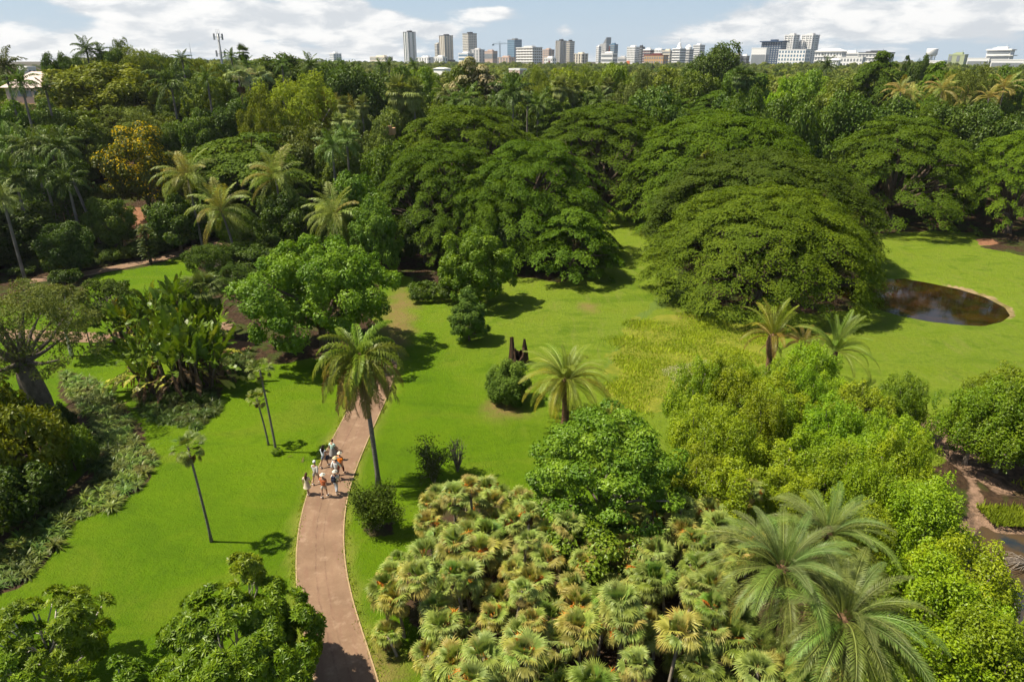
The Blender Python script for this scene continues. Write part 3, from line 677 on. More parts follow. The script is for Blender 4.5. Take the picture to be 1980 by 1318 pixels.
reg('mangrove', 2.4, 5.4, lambda i: crown_round(2.4, .0, 5.5, 110, .38, 25000, .125, .072, LEAF, 'mangrove_crown', flat=2.0, up=.4, top_heavy=.35, shape=-.12),
    lambda cc: limbs('stem', .14, .9, cc, BARK_GREY, 12, r_end=.03), 3)

COUNT = {}
def build_tree(kind, x, y, R, h, color, label, name='leafy_tree', cat='tree', group=None, variant=None, z=None, rz=None):
    z = gz(x, y) if z is None else z
    lst = SPEC[kind]; COUNT[kind] = COUNT.get(kind, 0) + 1; cm, tm, R0, H0 = lst[COUNT[kind] % len(lst) if variant is None else variant]
    cj = tuple(min(1, c_ * random.uniform(.9, 1.12) * (1.2 if kind in ('round', 'dense', 'airy', 'layered') else 1)) for c_ in color)
    t_ = thing(name, label, cat, (x, y, z), random.uniform(0, 6.28) if rz is None else rz, group); s = R / R0; k = h / H0
    part('trunk' if cat == 'tree' else 'stem', tm, t_, scale=(s, s, k)); part('crown', cm, t_, scale=(s, s, k), color=cj)
    return t_
PLACED = []
def tree(kind, px, D, rpx, pytop, color, label, name='leafy_tree', cat='tree', group=None, variant=None, hmin=3.0):
    T = z_of(pytop, D); x = x_of(px, D, T - 4); z = gz(x, D); h = max(hmin, T - z)
    R = rpx / FPX * (D * math.cos(PITCH) + (CAM_H - T + 4) * math.sin(PITCH)); PLACED.append((x, D, R))
    return build_tree(kind, x, D, R, h, color, label, name, cat, group, variant)

# rain trees round the lawn
RTG = 'wide umbrella crowned rain trees behind the lawn'
for kind, px, D, rpx, top, col, v, lab in [
    ('skirted', 1482, 80, 205, 372, (0.098, 0.172, 0.014), 0, 'huge domed rain tree with foliage nearly to the grass beside the brown pond'),
    ('skirted', 1478, 99, 205, 300, (0.070, 0.128, 0.018), 1, 'duller green rain tree dome rising directly behind the one by the pond'),
    ('skirted', 1400, 117, 185, 228, (0.095, 0.150, 0.012), 0, 'olive tinted rain tree dome between the pond tree and the row behind'),
    ('rain', 1745, 122, 170, 235, RT, 2, 'broad rain tree with dark open space and bare limbs under its crown behind the pond'),
    ('rain', 1985, 114, 125, 262, (0.115, 0.20, 0.014), 0, 'rain tree at the edge of the picture with a leaning brown trunk near the pond'),
    ('rain', 1170, 132, 175, 208, (0.072, 0.135, 0.012), 1, 'rain tree with an even rippled canopy behind the tall open one'),
    ('rain', 1030, 100, 175, 280, RT, 2, 'large rain tree in open layers with gaps showing lawn and dark limbs'),
    ('rain', 950, 96, 125, 335, (0.08, .15, .014), 2, 'lower rain tree filling the middle of the layered group over the shade'),
    ('rain', 860, 101, 150, 285, (0.075, 0.14, 0.014), 1, 'rain tree at the left end of the layered group over the shaded lawn'),
    ('rain', 900, 120, 165, 214, (0.092, 0.165, 0.014), 0, 'tallest rain tree of the group with a bright flat top beneath the palm row'),
    ('rain', 1250, 160, 130, 188, (0.10, 0.175, 0.014), 2, 'rain tree on the far side partly hidden by the rippled canopy'),
    ('rain', 1560, 165, 140, 205, (0.06, 0.13, 0.016), 0, 'dark green rain tree behind the olive dome below the mixed wood'),
    ('rain', 1400, 165, 110, 180, (0.085, 0.16, 0.014), 1, 'far rain tree with small bright patches left of the dark one')]:
    tree(kind, px, D, rpx, top, col, lab, 'rain_tree', group=RTG, variant=v)
build_tree('layered', x_of(1105, 88, 4), 88, 5.6, 8.6, (0.085, 0.15, 0.013), 'low spreading tree in tiers casting its shadow on the lawn beside the rain trees', 'tiered_tree')
build_tree('layered', x_of(1090, 97, 6), 97, 5.5, 10, RT, 'taller tiered tree behind the low spreading one', 'tiered_tree')
# single trees near by: own crowns
def one_off(name, label, px, D, zc_off, cm, tm, color, cat='tree', rz=0, sc=(1, 1, 1)):
    x = x_of(px, D, zc_off); t_ = thing(name, label, cat, (x, D, gz(x, D)), rz); PLACED.append((x, D, 3))
    part('trunk' if cat == 'tree' else 'stem', tm, t_, scale=sc); part('crown', cm, t_, color=color, scale=sc); return t_
cm, cc = crown_round(7.5, .8, 11.6, 190, .95, 62000, .30, .15, LEAF, 'fig_crown', rnd=.45, flat=.85, up=.5)
one_off('leafy_tree', 'large round bright green tree beside the palm over the path', 618, 63, 5, cm, limbs('trunk', .45, 2.6, cc, BARK, 14, r_end=.05), (0.105, 0.215, 0.022))
cm, cc = crown_round(4.6, .2, 8.8, 110, .75, 30000, .27, .16, LEAF, 'tree_crown', flat=.95)
one_off('leafy_tree', 'medium rounded green tree in the middle of the lawn behind the conical shrub', 925, 77.5, 4, cm, limbs('trunk', .25, 1.8, cc, BARK, 10), (0.115, 0.205, 0.018))
for dx_ in (0, 2.6): build_tree('bush', x_of(815, 79, 1) + dx_, 79, 1.9, 2.3, (0.07, .13, .02), 'low clipped dark bush on the lawn, %s of two touching' % ('outer' if dx_ == 0 else 'inner'), 'clipped_bush', 'bush', 'two clipped bushes beside the rounded tree')
cm, cc = crown_round(1.95, -.1, 5.2, 90, .5, 19000, .24, .10, LEAF_SOFT, 'cone_crown', flat=.8, shape=-.40)
one_off('conical_shrub', 'bluish green conical shrub standing alone on the lawn', 906, 66, 2.5, cm, limbs('stem', .12, .6, cc, BARK, 10, r_end=.02), (0.105, 0.185, 0.055), 'shrub')
cm, cc = crown_round(1.8, -.2, 3.6, 80, .5, 19000, .20, .085, LEAF_SOFT, 'shrub_crown', flat=.95)
one_off('round_shrub', 'round feathery green shrub in front of the blackened tree stump', 983, 52.3, 1.6, cm, limbs('stem', .1, .5, cc, BARK, 10, r_end=.02), (0.110, 0.195, 0.050), 'shrub')
# central tree above the thicket
cm, cc = crown_round(4.5, 1.6, 9.0, 130, .70, 40000, .19, .11, LEAF_GLOSSY, 'tree_crown', flat=.5, rnd=.5, up=.6)
cc2 = []
g2, ce = crown_round(2.9, 1.0, 5.2, 40, .75, 11000, .215, .125, LEAF_GLOSSY, 'tree_crown', flat=.6, up=.6)
one_off('leafy_tree', 'glossy mid green tree with layered sprays rising out of the fan palm thicket', 1172, 33, 6, cm, limbs('trunk', .24, 2.8, cc, BARK_GREY, 14), (0.125, 0.225, 0.024))
one_off('leafy_tree', 'lower glossy tree crown in front of the layered one, among the fan palms', 1150, 29.6, 4, g2, limbs('trunk', .16, 1.6, ce, BARK_GREY, 10), (0.10, 0.185, 0.020))
# whorled foreground trees
def rosettes(cc, cr, n, L, W, m_, name, nl=9, ctr=(0, 0, 3)):
    k = RNG.integers(0, len(cc), n); d = rand_dirs(n); ow = unit(cc[k] - np.array(ctr)); d = unit(d + ow * .9 + [0, 0, .45])
    P = cc[k] + d * cr * RNG.uniform(.55, 1.0, (n, 1)); a0 = unit(np.cross(d, rand_dirs(n))); b0 = np.cross(d, a0); g = []; t0 = RNG.uniform(0, .6, n)
    for i in range(nl):
        th = 2.4 * i; up_ = .25 + .9 * (i / nl); s = RNG.uniform(.75, 1.15, n)
        dr = unit(a0 * math.cos(th) + b0 * math.sin(th) + d * up_); N = d - dr * .3 + RNG.normal(size=(n, 3)) * .12
        g.append(leaves_geo(P + dr * (L * s)[:, None] * .55, N, L * s, W * s, np.clip(t0 + RNG.uniform(0, .3, n) + .1 * i / nl, 0, 1), dr, .18))
    return mesh_of(name, g, m_)
def whorl_tree(px, D, zc_off, R, z0, z1, ncl, n, label, color, L=.30, W=.095, ncr=.62, nlimb=22, rt=.16, gap=.0, pale=BARK_PALE, ctr=None):
    H = (z1 - z0) / 2; d = rand_dirs(ncl * 3); d = d[d[:, 2] > -.6][:ncl]; f = RNG.uniform(.55, 1.0, len(d))[:, None]
    cc = d * f * [R, R, H] + [0, 0, (z0 + z1) / 2]
    cm = rosettes(cc, ncr, n, L, W, LEAF_GLOSSY, 'whorled_crown', ctr=(0, 0, (z0 + z1) / 2 - .5))
    return one_off('whorled_leaf_tree', label, px, D, zc_off, cm, limbs('trunk', rt, z0 * .8, cc, pale, nlimb, .3, r_end=.03, twigs=2), color)
whorl_tree(455, 22.6, 3.6, 3.3, .6, 5.3, 120, 6800, 'dense glossy tree with whorled leaves at the bottom of the frame beside the path', (0.120, 0.215, 0.012), L=.27, W=.085, ncr=.62)
whorl_tree(470, 25.0, 5.2, .72, 3.6, 6.5, 14, 230, 'small upright yellowing whorled tree poking above the dense glossy one', (0.185, 0.27, 0.02), L=.24, W=.08, ncr=.34, nlimb=6, rt=.07)
whorl_tree(85, 23.3, 3.2, 2.6, .8, 4.9, 54, 1350, 'open glossy tree with pale bare twigs in the bottom corner beyond the lawn', (0.14, 0.225, 0.016), L=.25, W=.08, ncr=.55, nlimb=34, rt=.15)
whorl_tree(15, 21.8, 2.6, 2.3, .4, 3.9, 44, 1500, 'lower glossy tree overlapping the open twiggy one in the corner', (0.13, 0.215, 0.015), L=.26, W=.08, ncr=.5, nlimb=18, rt=.12)
whorl_tree(215, 21.4, 2.0, 1.2, .8, 3.0, 12, 300, 'small glossy bush between the two whorled trees at the bottom edge', (0.09, 0.18, 0.014), ncr=.45, nlimb=10, rt=.08)
# boab and neighbours
cm, cc = crown_round(5.3, 3.2, 12.0, 90, .85, 14500, .23, .10, LEAF_SOFT, 'boab_crown', rnd=.7, flat=.8)
def boab_trunk():
    mb = MB(); mb.tube([(0, 0, -.4), (0, 0, .6), (-.05, 0, 2.2), (-.25, 0, 4.2), (-.5, .1, 5.8)], [1.15, .98, .95, .80, .42], 16, jit=.05)
    for c_ in list(cc[RNG.permutation(len(cc))[:20]]):
        f_ = Vector((-.45, .1, 5.2)); e = Vector(c_); mid = f_.lerp(e, .5) + Vector((0, 0, random.uniform(-.6, .4)))
        mb.tube([f_, f_.lerp(mid, .5), mid, e], [.26, .2, .13, .04], 6)
    return mb.mesh('boab_trunk', BARK_BOAB, True)
one_off('boab_tree', 'boab tree with a swollen grey trunk and thin greyish leaves beside the lily bed', 68, 48.5, 3, cm, boab_trunk(), (0.135, 0.170, 0.075))
cm, cc = crown_round(2.6, 3.6, 7.4, 34, .6, 6500, .24, .11, LEAF_SOFT, 'sparse_crown', rnd=.7, flat=.8)
one_off('leafy_tree', 'small grey leaved tree with white bare branches behind the boab', 112, 62, 5.5, cm, limbs('trunk', .17, 2.6, cc, BARK_PALE, 22, .3, twigs=2, r_end=.03), (0.15, 0.18, 0.075))
cm, cc = crown_round(1.8, 1.9, 3.9, 20, .5, 1700, .22, .11, LEAF_SOFT, 'sapling_crown', rnd=.7, flat=.6)
one_off('sapling', 'young sparse tree with a thin stem on the lawn near the cross path', 166, 64.3, 2, cm, limbs('trunk', .06, 1.7, cc, BARK, 12, .2, r_end=.02), (0.085, 0.130, 0.040))
one_off('leafy_tree', 'wide thin grey green tree between the sapling and the banana like clump', 205, 67, 5, *(lambda r: (r[0], limbs('trunk', .12, 2.2, r[1], BARK_GREY, 16, .3, r_end=.02)))(crown_round(3.2, 2.6, 6.2, 40, .7, 7000, .24, .12, LEAF_SOFT, 'sparse_crown', rnd=.7, flat=.7)), (0.075, 0.115, 0.035))
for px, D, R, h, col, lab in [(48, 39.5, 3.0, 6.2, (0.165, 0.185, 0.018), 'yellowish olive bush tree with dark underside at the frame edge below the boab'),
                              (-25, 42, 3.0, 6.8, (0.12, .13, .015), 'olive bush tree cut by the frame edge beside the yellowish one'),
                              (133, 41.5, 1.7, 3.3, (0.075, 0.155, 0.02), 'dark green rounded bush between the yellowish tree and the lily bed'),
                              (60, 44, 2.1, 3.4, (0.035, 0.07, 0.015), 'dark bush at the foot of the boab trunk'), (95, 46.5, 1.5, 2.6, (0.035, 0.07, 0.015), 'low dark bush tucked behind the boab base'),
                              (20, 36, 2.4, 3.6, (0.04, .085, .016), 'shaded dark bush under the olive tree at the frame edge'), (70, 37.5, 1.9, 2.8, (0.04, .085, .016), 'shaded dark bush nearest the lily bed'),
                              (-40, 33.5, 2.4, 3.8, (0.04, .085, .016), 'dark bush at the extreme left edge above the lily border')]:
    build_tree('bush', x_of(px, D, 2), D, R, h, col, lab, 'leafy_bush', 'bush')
def twiggy(px, D, h, R, nlv, label, col):
    x = x_of(px, D, 1); t_ = thing('twiggy_bush', label, 'bush', (x, D, gz(x, D))); mb = MB(); ends = []
    for i in range(22):
        a = random.uniform(0, 6.28); r = R * random.uniform(.2, 1); e = Vector((math.cos(a) * r, math.sin(a) * r, h * random.uniform(.25, 1))); m_ = e * .5 + Vector((random.uniform(-.2, .2), random.uniform(-.2, .2), .15 * h))
        mb.tube([(0, 0, -.1), m_ * .5, m_, e], [.055, .045, .03, .012], 5); ends += [e, m_.lerp(e, .6)]
        for j in range(3):
            e2 = m_.lerp(e, random.uniform(.2, .9)) + Vector((random.uniform(-.5, .5), random.uniform(-.5, .5), random.uniform(0, .5))); mb.tube([m_.lerp(e, .3), e2], [.02, .008], 4); ends.append(e2)
    part('branch', mb.mesh('branches', BARK_GREY), t_)
    if nlv:
        E = np.array([tuple(e) for e in ends]); k = RNG.integers(0, len(E), nlv); P = E[k] + RNG.normal(size=(nlv, 3)) * .22; P[:, 2] = np.abs(P[:, 2])
        part('foliage', mesh_of('twig_foliage', [leaves_geo(P, rand_dirs(nlv) + [0, 0, .5], .15, .08, RNG.uniform(0, .8, nlv))], LEAF_SOFT), t_, color=col)
twiggy(838, 40.0, 2.9, 1.25, 2600, 'dark twiggy bush standing at the back corner of the palm thicket', (0.085, 0.115, 0.045))
twiggy(884, 41.5, 2.8, .7, 160, 'almost leafless grey shrub beside the dark twiggy one', (0.08, 0.10, 0.04))
twiggy(729, 34.9, 3.0, 1.35, 9500, 'scruffy dark bush at the foot of the tall drooping palm', (0.085, 0.135, 0.030))
# stump
def stump():
    mb = MB(); n = 30; V, F = [], []; rows = 9
    ang_ = lambda i, c_: abs((2 * math.pi * i / n - c_ + math.pi) % (2 * math.pi) - math.pi); hs = [max(.22, .95 * math.exp(-(ang_(i, 3.3) / 1.0) ** 2) + .85 * math.exp(-(ang_(i, 5.9) / .8) ** 2) + .45 * math.exp(-(ang_(i, 1.4) / 1.0) ** 2)) * random.uniform(.70, 1.15) for i in range(n)]
    for side in (0, 1):
        for j in range(rows):
            for i in range(n):
                a = 2 * math.pi * i / n; t_ = j / (rows - 1); r = (.80 - .04 * t_ * hs[i] + .22 * (1 - t_) ** 3) * (1 + .16 * math.sin(3 * a) + .10 * math.sin(7 * a + 1)) - side * .22 + random.uniform(-.03, .03)
                V.append((r * math.cos(a), r * math.sin(a) * .8, -.2 + 2.9 * hs[i] * t_))
    for j in range(rows - 1):
        for i in range(n):
            a, b = j * n + i, j * n + (i + 1) % n; F.append((a, b, b + n, a + n)); q = rows * n; F.append((q + b, q + a, q + a + n, q + b + n))
    for i in range(n):
        a, b = (rows - 1) * n + i, (rows - 1) * n + (i + 1) % n; F.append((a, b, b + rows * n, a + rows * n))
    mb.add(V, F); return mb.mesh('stump', bark('charred_wood_material', (0.012, 0.008, 0.007), (0.10, 0.055, 0.035), (5, 5, .9), 1.0))
x = x_of(1003, 60.5, 1); single('tree_stump', stump(), 'tall jagged blackened tree stump on the lawn behind the round shrub', 'tree stump', (x, 60.5, gz(x, 60.5)))
# cycad like columns at the bend of the far path
x = x_of(284, 95, 3); t_ = thing('columnar_plant', 'dark leafy column with golden leaf tips beside the far path', 'shrub', (x, 95, gz(x, 95)))
k1 = geo_mesh('short_frond', feather(1.9, .9, 1.5, 18, .42, .13, seed=4), FROND)
part('stem', trunk_mesh('stem', [(0, 0, -.2), (0, 0, 2.5), (0, 0, 5)], [.22, .2, .15], BARK), t_)
for i in range(130):
    zz = .5 + 4.7 * (i / 130); s = random.uniform(.7, 1.0) * (1.0 - .25 * zz / 5)
    part('frond', k1, t_, (0, 0, zz), (0, random.uniform(-.2, .3), i * 2.4), (s, s, s), (0.13, .15, .03) if random.random() < .3 else (0.05, 0.085, 0.02))

# ------------------------------------------------------------------ mangrove belt
MP = [(1262, 800), (1300, 742), (1400, 706), (1500, 692), (1600, 704), (1670, 740), (1735, 800), (1792, 872), (1842, 928), (1892, 975), (1888, 1040), (1865, 1066), (1930, 1108), (2005, 1165), (2045, 1300), (2065, 1420), (1700, 1420), (1700, 1190), (1655, 1060), (1560, 985), (1455, 990), (1340, 970)]
MW = [tuple(ray_at(p[0], p[1], 4.0)) for p in MP]
xs = [p[0] for p in MW]; ys = [p[1] for p in MW]; cand = []
for i in range(6000):
    q = (random.uniform(min(xs), max(xs)), random.uniform(min(ys), max(ys)))
    if sdf(MW, np.array([q[0]]), np.array([q[1]]))[0] > -1.5: continue
    if all((q[0] - c_[0]) ** 2 + (q[1] - c_[1]) ** 2 > 2.45 ** 2 for c_ in cand): cand.append(q)
def where(x, y, h):
    px, py = to_px(x, y, h)
    return px, py
for i, q in enumerate(cand):
    h = random.uniform(4.5, 6.8); px, py = where(q[0], q[1], h)
    if py < 790: s_ = 'in the back row beside the wild grass'
    elif px > 1780: s_ = 'on the edge above the muddy creek'
    elif py > 1100: s_ = 'in the lower part beside the big blue green palms'
    elif px < 1400: s_ = 'next to the layered glossy tree'
    else: s_ = 'in the middle of the belt'
    tone = random.choice([('yellow green', (0.205, 0.300, 0.014)), ('bright green', (0.190, 0.300, 0.014)), ('fresh lime green', (0.215, 0.330, 0.020)), ('mid green', (0.175, 0.275, 0.016))])
    build_tree('mangrove', q[0], q[1], random.uniform(1.9, 2.7), h, tone[1], '%s mangrove tree %s' % (tone[0], s_), 'mangrove_tree', group='mangrove trees of the belt by the creek, %s, %s' % (tone[0], s_), z=-.3)
for px, py, R, h, lab in [(1880, 845, 2.8, 6.2, 'bushy mangrove standing apart behind the mud bank, nearest the path of mud'), (1940, 858, 3.2, 7.0, 'bushy mangrove standing apart, middle of the far clump'), (2005, 868, 3.4, 7.2, 'bushy mangrove of the far clump cut by the frame edge'),
                         (1925, 795, 3.0, 5.4, 'bushy mangrove at the back of the far clump beside the lawn'), (2060, 850, 3.5, 5.6, 'bushy mangrove beyond the frame edge'), (1738, 800, 2.1, 5.2, 'slender mangrove poking up behind the belt beside the green palm'), (1705, 815, 2.0, 4.4, 'shorter mangrove beside the slender one')]:
    q = ray_at(px, py, 2.0); build_tree('mangrove', q[0], q[1], R, h, (0.135, 0.225, 0.016), lab, 'mangrove_tree', z=-.2)
# dead branch in the creek
mb = MB(); q = ray_at(1955, 1085, 0)
for i in range(26):
    a = rad(random.uniform(140, 215)); l = random.uniform(.8, 2.2); mb.tube([(1.2, 0, .25), (1.2 + math.cos(a) * l * .5, math.sin(a) * l * .5, .35 + random.uniform(0, .4)), (1.2 + math.cos(a) * l, math.sin(a) * l, random.uniform(-.1, .6))], [.035, .02, .008], 5)
single('dead_branch', mb.mesh('dead_branch', BARK_GREY), 'grey fallen dead branch lying in the muddy creek', 'branch', (q[0], q[1], -.45))
# ------------------------------------------------------------------ palms
D2 = math.radians
COCO = [[geo_mesh('coconut_frond', feather(4.6, D2(e), D2(dr), 40, 1.05, .085, hang=h_, seed=s + 3 * i, ragged=.08, rach=.05), FROND) for s in (1, 2)] for i, (e, dr, h_) in enumerate([(80, 55, .25), (58, 85, .4), (35, 95, .55), (8, 80, .7), (-25, 55, .8)])]
DATE = [[geo_mesh('date_frond', feather(4.2, D2(e), D2(dr), 62, .55, .05, hang=.10, fwd=.75, vee=.35, seed=s + 5 * i, ragged=.05, rach=.045, seg=12, bare=.10), FROND) for s in (1, 2)] for i, (e, dr, h_) in enumerate([(82, 40, 0), (62, 75, 0), (42, 98, 0), (18, 95, 0), (-12, 72, 0)])]
QUEEN = [[geo_mesh('plume_frond', feather(3.6, D2(e), D2(dr), 60, .70, .085, hang=1.0, fwd=.5, vee=.5, seed=s + 7 * i, ragged=.14, rach=.035, curl=1.1), FROND) for s in (1, 2)] for i, (e, dr, h_) in enumerate([(78, 95, 0), (55, 128, 0), (30, 125, 0), (5, 98, 0), (-35, 60, 0)])]
QDEAD = [geo_mesh('dead_frond', feather(3.0, D2(-30 - 18 * s), D2(45), 40, .6, .07, hang=1.1, seed=50 + s, ragged=.2, rach=.04), DEADLEAF) for s in range(3)]
FAN = [[geo_mesh('fan_leaf', fan_leaf(p, r, D2(e), D2(tl), 22, sp, dr, .35, seed=s + 4 * i), FROND) for s in range(3)] for i, (p, r, e, tl, sp, dr) in enumerate([(.45, .74, 86, -8, 110, .12), (.62, .74, 60, 12, 165, .40), (.72, .76, 33, 15, 180, .7), (.74, .70, 0, 12, 190, .95)])]
FSP = [[geo_mesh('slim_fan_leaf', fan_leaf(p, r, D2(e), D2(tl), 16, sp, dr, .35, seed=s + 4 * i), FROND) for s in range(2)] for i, (p, r, e, tl, sp, dr) in enumerate([(.85, .55, 78, 5, 200, .15), (1.05, .60, 48, 10, 240, .3), (1.05, .60, 14, 10, 240, .45), (.95, .55, -28, 10, 240, .7)])]
FDEAD = [geo_mesh('dead_fan_leaf', fan_leaf(.75, .6, D2(-62), D2(20), 16, 230, .9, .5, seed=90 + s), DEADLEAF) for s in range(2)]
def stalks(seed, L=1.0, n=26, m_=FLOWER_ORANGE):
    rg = np.random.default_rng(seed); V, F, T = [], [], []; ax = [np.array([0, 0, 0.0])]; e = 1.0
    for i in range(6): ax.append(ax[-1] + np.array([math.cos(e), 0, math.sin(e)]) * L / 6); e -= .34
    def strip(a, b, w_, t_):
        o = len(V); d = b - a; s_ = np.cross(d, rg.normal(size=3)); s_ = s_ / np.linalg.norm(s_) * w_; V.extend([a - s_, a + s_, b]); F.append((o, o + 1, o + 2)); T.extend([t_] * 3)
    for i in range(6): strip(ax[i], ax[i + 1], .03, .3); strip(ax[i + 1], ax[i], .03, .3)
    for i in range(n * 4):
        q = rg.uniform(.35, 1) * 6; k = min(5, int(q)); p = ax[k] + (ax[k + 1] - ax[k]) * (q - k); strip(p, p + rg.normal(size=3) * .13 + [0.06, 0, -.10], .028, rg.uniform(0, 1))
    return geo_mesh('flower_stalk', (np.array(V), np.array(F), np.array(T)), m_)
STALK = [stalks(s) for s in range(3)]
# tall drooping palm over the path
Cq = (0.115, 0.175, 0.020)
def qx(t_, top):
    for i in range(24):
        a = random.uniform(0, 6.28); s = random.uniform(.85, 1.2); part('dead_frond', random.choice(QDEAD), t_, top + Vector((0, 0, -.2 - .02 * i)), (0, 0, a), (s, s, s), label='brown dead frond' if i == 0 else None)
    mb = MB(); mb.tube([(0, 0, -.9), (0, 0, -.2), (0, 0, .5)], [.2, .3, .12], 9); part('crownshaft', mb.mesh('crownshaft', BARK_RUST, True), t_, top)
palm('feather_palm', 'tall palm with a shaggy half brown drooping crown leaning over the red path', -9.15, 39.6, 9.3, (-.55, .25, 0), QUEEN,
     [(0, 5, .95, (0.12, .21, .03), 'frond'), (1, 10, 1, Cq, 'frond'), (2, 14, 1, (0.15, .185, .025), 'frond'), (3, 15, 1.02, (.23, .18, .06), 'frond'), (4, 13, 1, (.25, .16, .09), 'frond')], BARK_PALM, .17, .13, None, extra=qx)
# date palm on the lawn behind the glossy tree
def dx1(t_, top):
    mb = MB(); mb.lathe([(.30, -1.9), (.44, -1.3), (.52, -.6), (.42, 0), (.12, .35)], 12); part('crown_base', mb.mesh('crown_base', BARK_RUST, True), t_, top)
    for i in range(7): part('dead_frond', QDEAD[i % 3], t_, top + Vector((0, 0, -.5)), (0, .1, i * .9), (.55, .5, .5))
palm('date_palm', 'yellow green feathery date palm with a rusty trunk beside the round shrub', x_of(1095, 48.5, 3.5), 48.5, 3.9, (0, 0), DATE,
     [(0, 7, .7, (.17, .22, .075), 'frond'), (1, 12, .95, (.20, .24, .07), 'frond'), (2, 16, 1.0, (.23, .25, .055), 'frond'), (3, 17, .97, (.27, .25, .035), 'frond'), (4, 15, .88, (.27, .23, .025), 'frond')], BARK_RUST, .32, .26, None, extra=dx1)
# three blue green date palms at the front
for px, py, z_, L, lab, rz_ in [(1508, 1108, 5.6, 1.0, 'blue green date palm with wide arching fronds, nearest the thicket of the three', 0), (1596, 1040, 5.4, .86, 'blue green date palm rising behind the other two against the mangroves', 1),
                                (1628, 1205, 4.9, 1.0, 'blue green date palm nearest the bottom edge with long fronds hanging down', 2)]:
    q = ray_at(px, py, z_); c0 = (.135, .195, .100)
    palm('date_palm', lab, q[0], q[1], z_ + .2, (.1, 0), DATE, [(0, 6, L * .62, (.16, .21, .085), 'frond'), (1, 12, L * .84, c0, 'frond'), (2, 15, L, (.135, .195, .075), 'frond'), (3, 15, L, (.15, .195, .06), 'frond'), (4, 12, L * .95, (.16, .185, .05), 'frond')], BARK_RUST, .3, .25, None, 'three blue green date palms at the front',
         extra=lambda t_, top: part('crown_base', (lambda mb: (mb.lathe([(.25, -1.6), (.4, -1.0), (.45, -.4), (.34, .1), (.06, .5)], 12), mb.mesh('crown_base', BARK_RUST, True))[1])(MB()), t_, top))
# two palms at the back of the mangroves
palm('date_palm', 'ragged half brown palm between the pond lawn and the mangroves', x_of(1493, 55.3, 4.0), 55.3, 4.7, (0, 0), DATE, [(0, 7, .9, (.20, .22, .04), 'frond'), (1, 6, .9, (.22, .22, .04), 'frond'), (2, 7, .85, (.22, .18, .05), 'frond'), (3, 8, .8, (.20, .13, .06), 'frond')], BARK_RUST, .3, .25, None, extra=dx1)
palm('date_palm', 'brownish wilted palm close behind the ragged one', x_of(1550, 55.8, 3), 55.8, 3.8, (0, 0), DATE, [(1, 6, .6, (.2, .17, .05), 'frond'), (2, 8, .6, (.25, .19, .09), 'frond'), (3, 7, .6, (.27, .17, .10), 'frond')], BARK_RUST, .25, .22, None)
palm('date_palm', 'fresh green arching palm beside the ragged one above the mangroves', x_of(1612, 54.0, 3.2), 54.0, 3.9, (0, 0), DATE, [(0, 8, .85, (.14, .22, .06), 'frond'), (1, 10, .9, (.12, .2, .05), 'frond'), (2, 10, .9, (.12, .19, .045), 'frond'), (3, 8, .9, (.15, .2, .05), 'frond')], BARK_RUST, .28, .25, None)
# coconut palms
CC = [(.31, .32, .17), (.26, .28, .12), (.22, .26, .085), (.18, .23, .06), (.20, .21, .06)]
def coco(px, py_hub, D, lab, s=1.0, n=(5, 7, 8, 7, 4), lean=(0, 0), group=None, cc=CC, zmin=4):
    z_ = z_of(py_hub, D); x = x_of(px, D, z_) - lean[0]; g = gz(x, D); PLACED.append((x, D, 2.5))
    return palm('coconut_palm', lab, x, D, max(zmin, z_ - g), lean, COCO, [(i, n[i], s, cc[i], 'frond') for i in range(5)], BARK_PALM, .2, .13, None, group)
coco(362, 345, 99, 'pale coconut palm at the back of the group, nearest the yellow flowering tree', 1.12, lean=(-.5, 0))
coco(428, 408, 92, 'pale coconut palm standing lowest in the middle of the group', 1.1, lean=(-1.2, 0))
coco(533, 345, 97, 'straight coconut palm with a long bare trunk above the bright round tree', 1.1, lean=(-.3, 0))
coco(648, 418, 91, 'green coconut palm half hidden behind the bright round tree', 1.08, n=(4, 6, 9, 8, 6), lean=(-.2, 0))
for px, py, D, s, lab in [(1742, 178, 168, .95, 'pale coconut palm in the wood above the pond, outermost on the town side'), (1762, 186, 172, .75, 'small pale coconut palm touching the outermost one'), (1822, 176, 165, 1.05, 'largest pale coconut palm standing in the wood above the pond'), (1868, 188, 170, .75, 'small wilted coconut palm between the largest and the pair by the edge'), (1912, 190, 166, .8, 'coconut palm of the pair near the picture edge'), (1942, 172, 172, .95, 'taller coconut palm of the pair near the picture edge')]:
    coco(px, py, D, lab, s, (4, 6, 6, 5, 2), cc=[(.36, .33, .17)] * 2 + [(.32, .28, .12)] * 3)
# small fan palms on the lawn
def fanpalm(name, lab, x, y, h, lean, s, counts, cols, trm=BARK_PALM, r0=.1, r1=.07, group=None, dead=3, st=0, z=None, kit=None):
    def ex(t_, top):
        for i in range(dead):
            part('dead_leaf', FDEAD[i % 2], t_, top + Vector((0, 0, -.08)), (0, random.uniform(-.1, .3), random.uniform(0, 6.28)), (s, s, s))
        for i in range(st):
            q = s * random.uniform(.8, 1.3); part('flower_stalk', random.choice(STALK), t_, top + Vector((0, 0, .05)), (0, random.uniform(-.3, .35), random.uniform(0, 6.28)), (q, q, q))
    return palm(name, lab, x, y, h, lean, kit or FAN, [(i, counts[i], s, cols[i], 'fan_leaf') for i in range(4) if counts[i]], trm, r0, r1, None, group, ex, z)
gf = [(.15, .20, .075), (.135, .19, .06), (.15, .19, .055), (.18, .19, .06)]
fanpalm('fan_palm', 'lone slender fan palm on the open lawn casting a long thin shadow', -18.25, 33.75, 6.6, (-.25, 0), .72, (4, 7, 7, 5), gf, r0=.085, r1=.06, dead=4, kit=FSP)
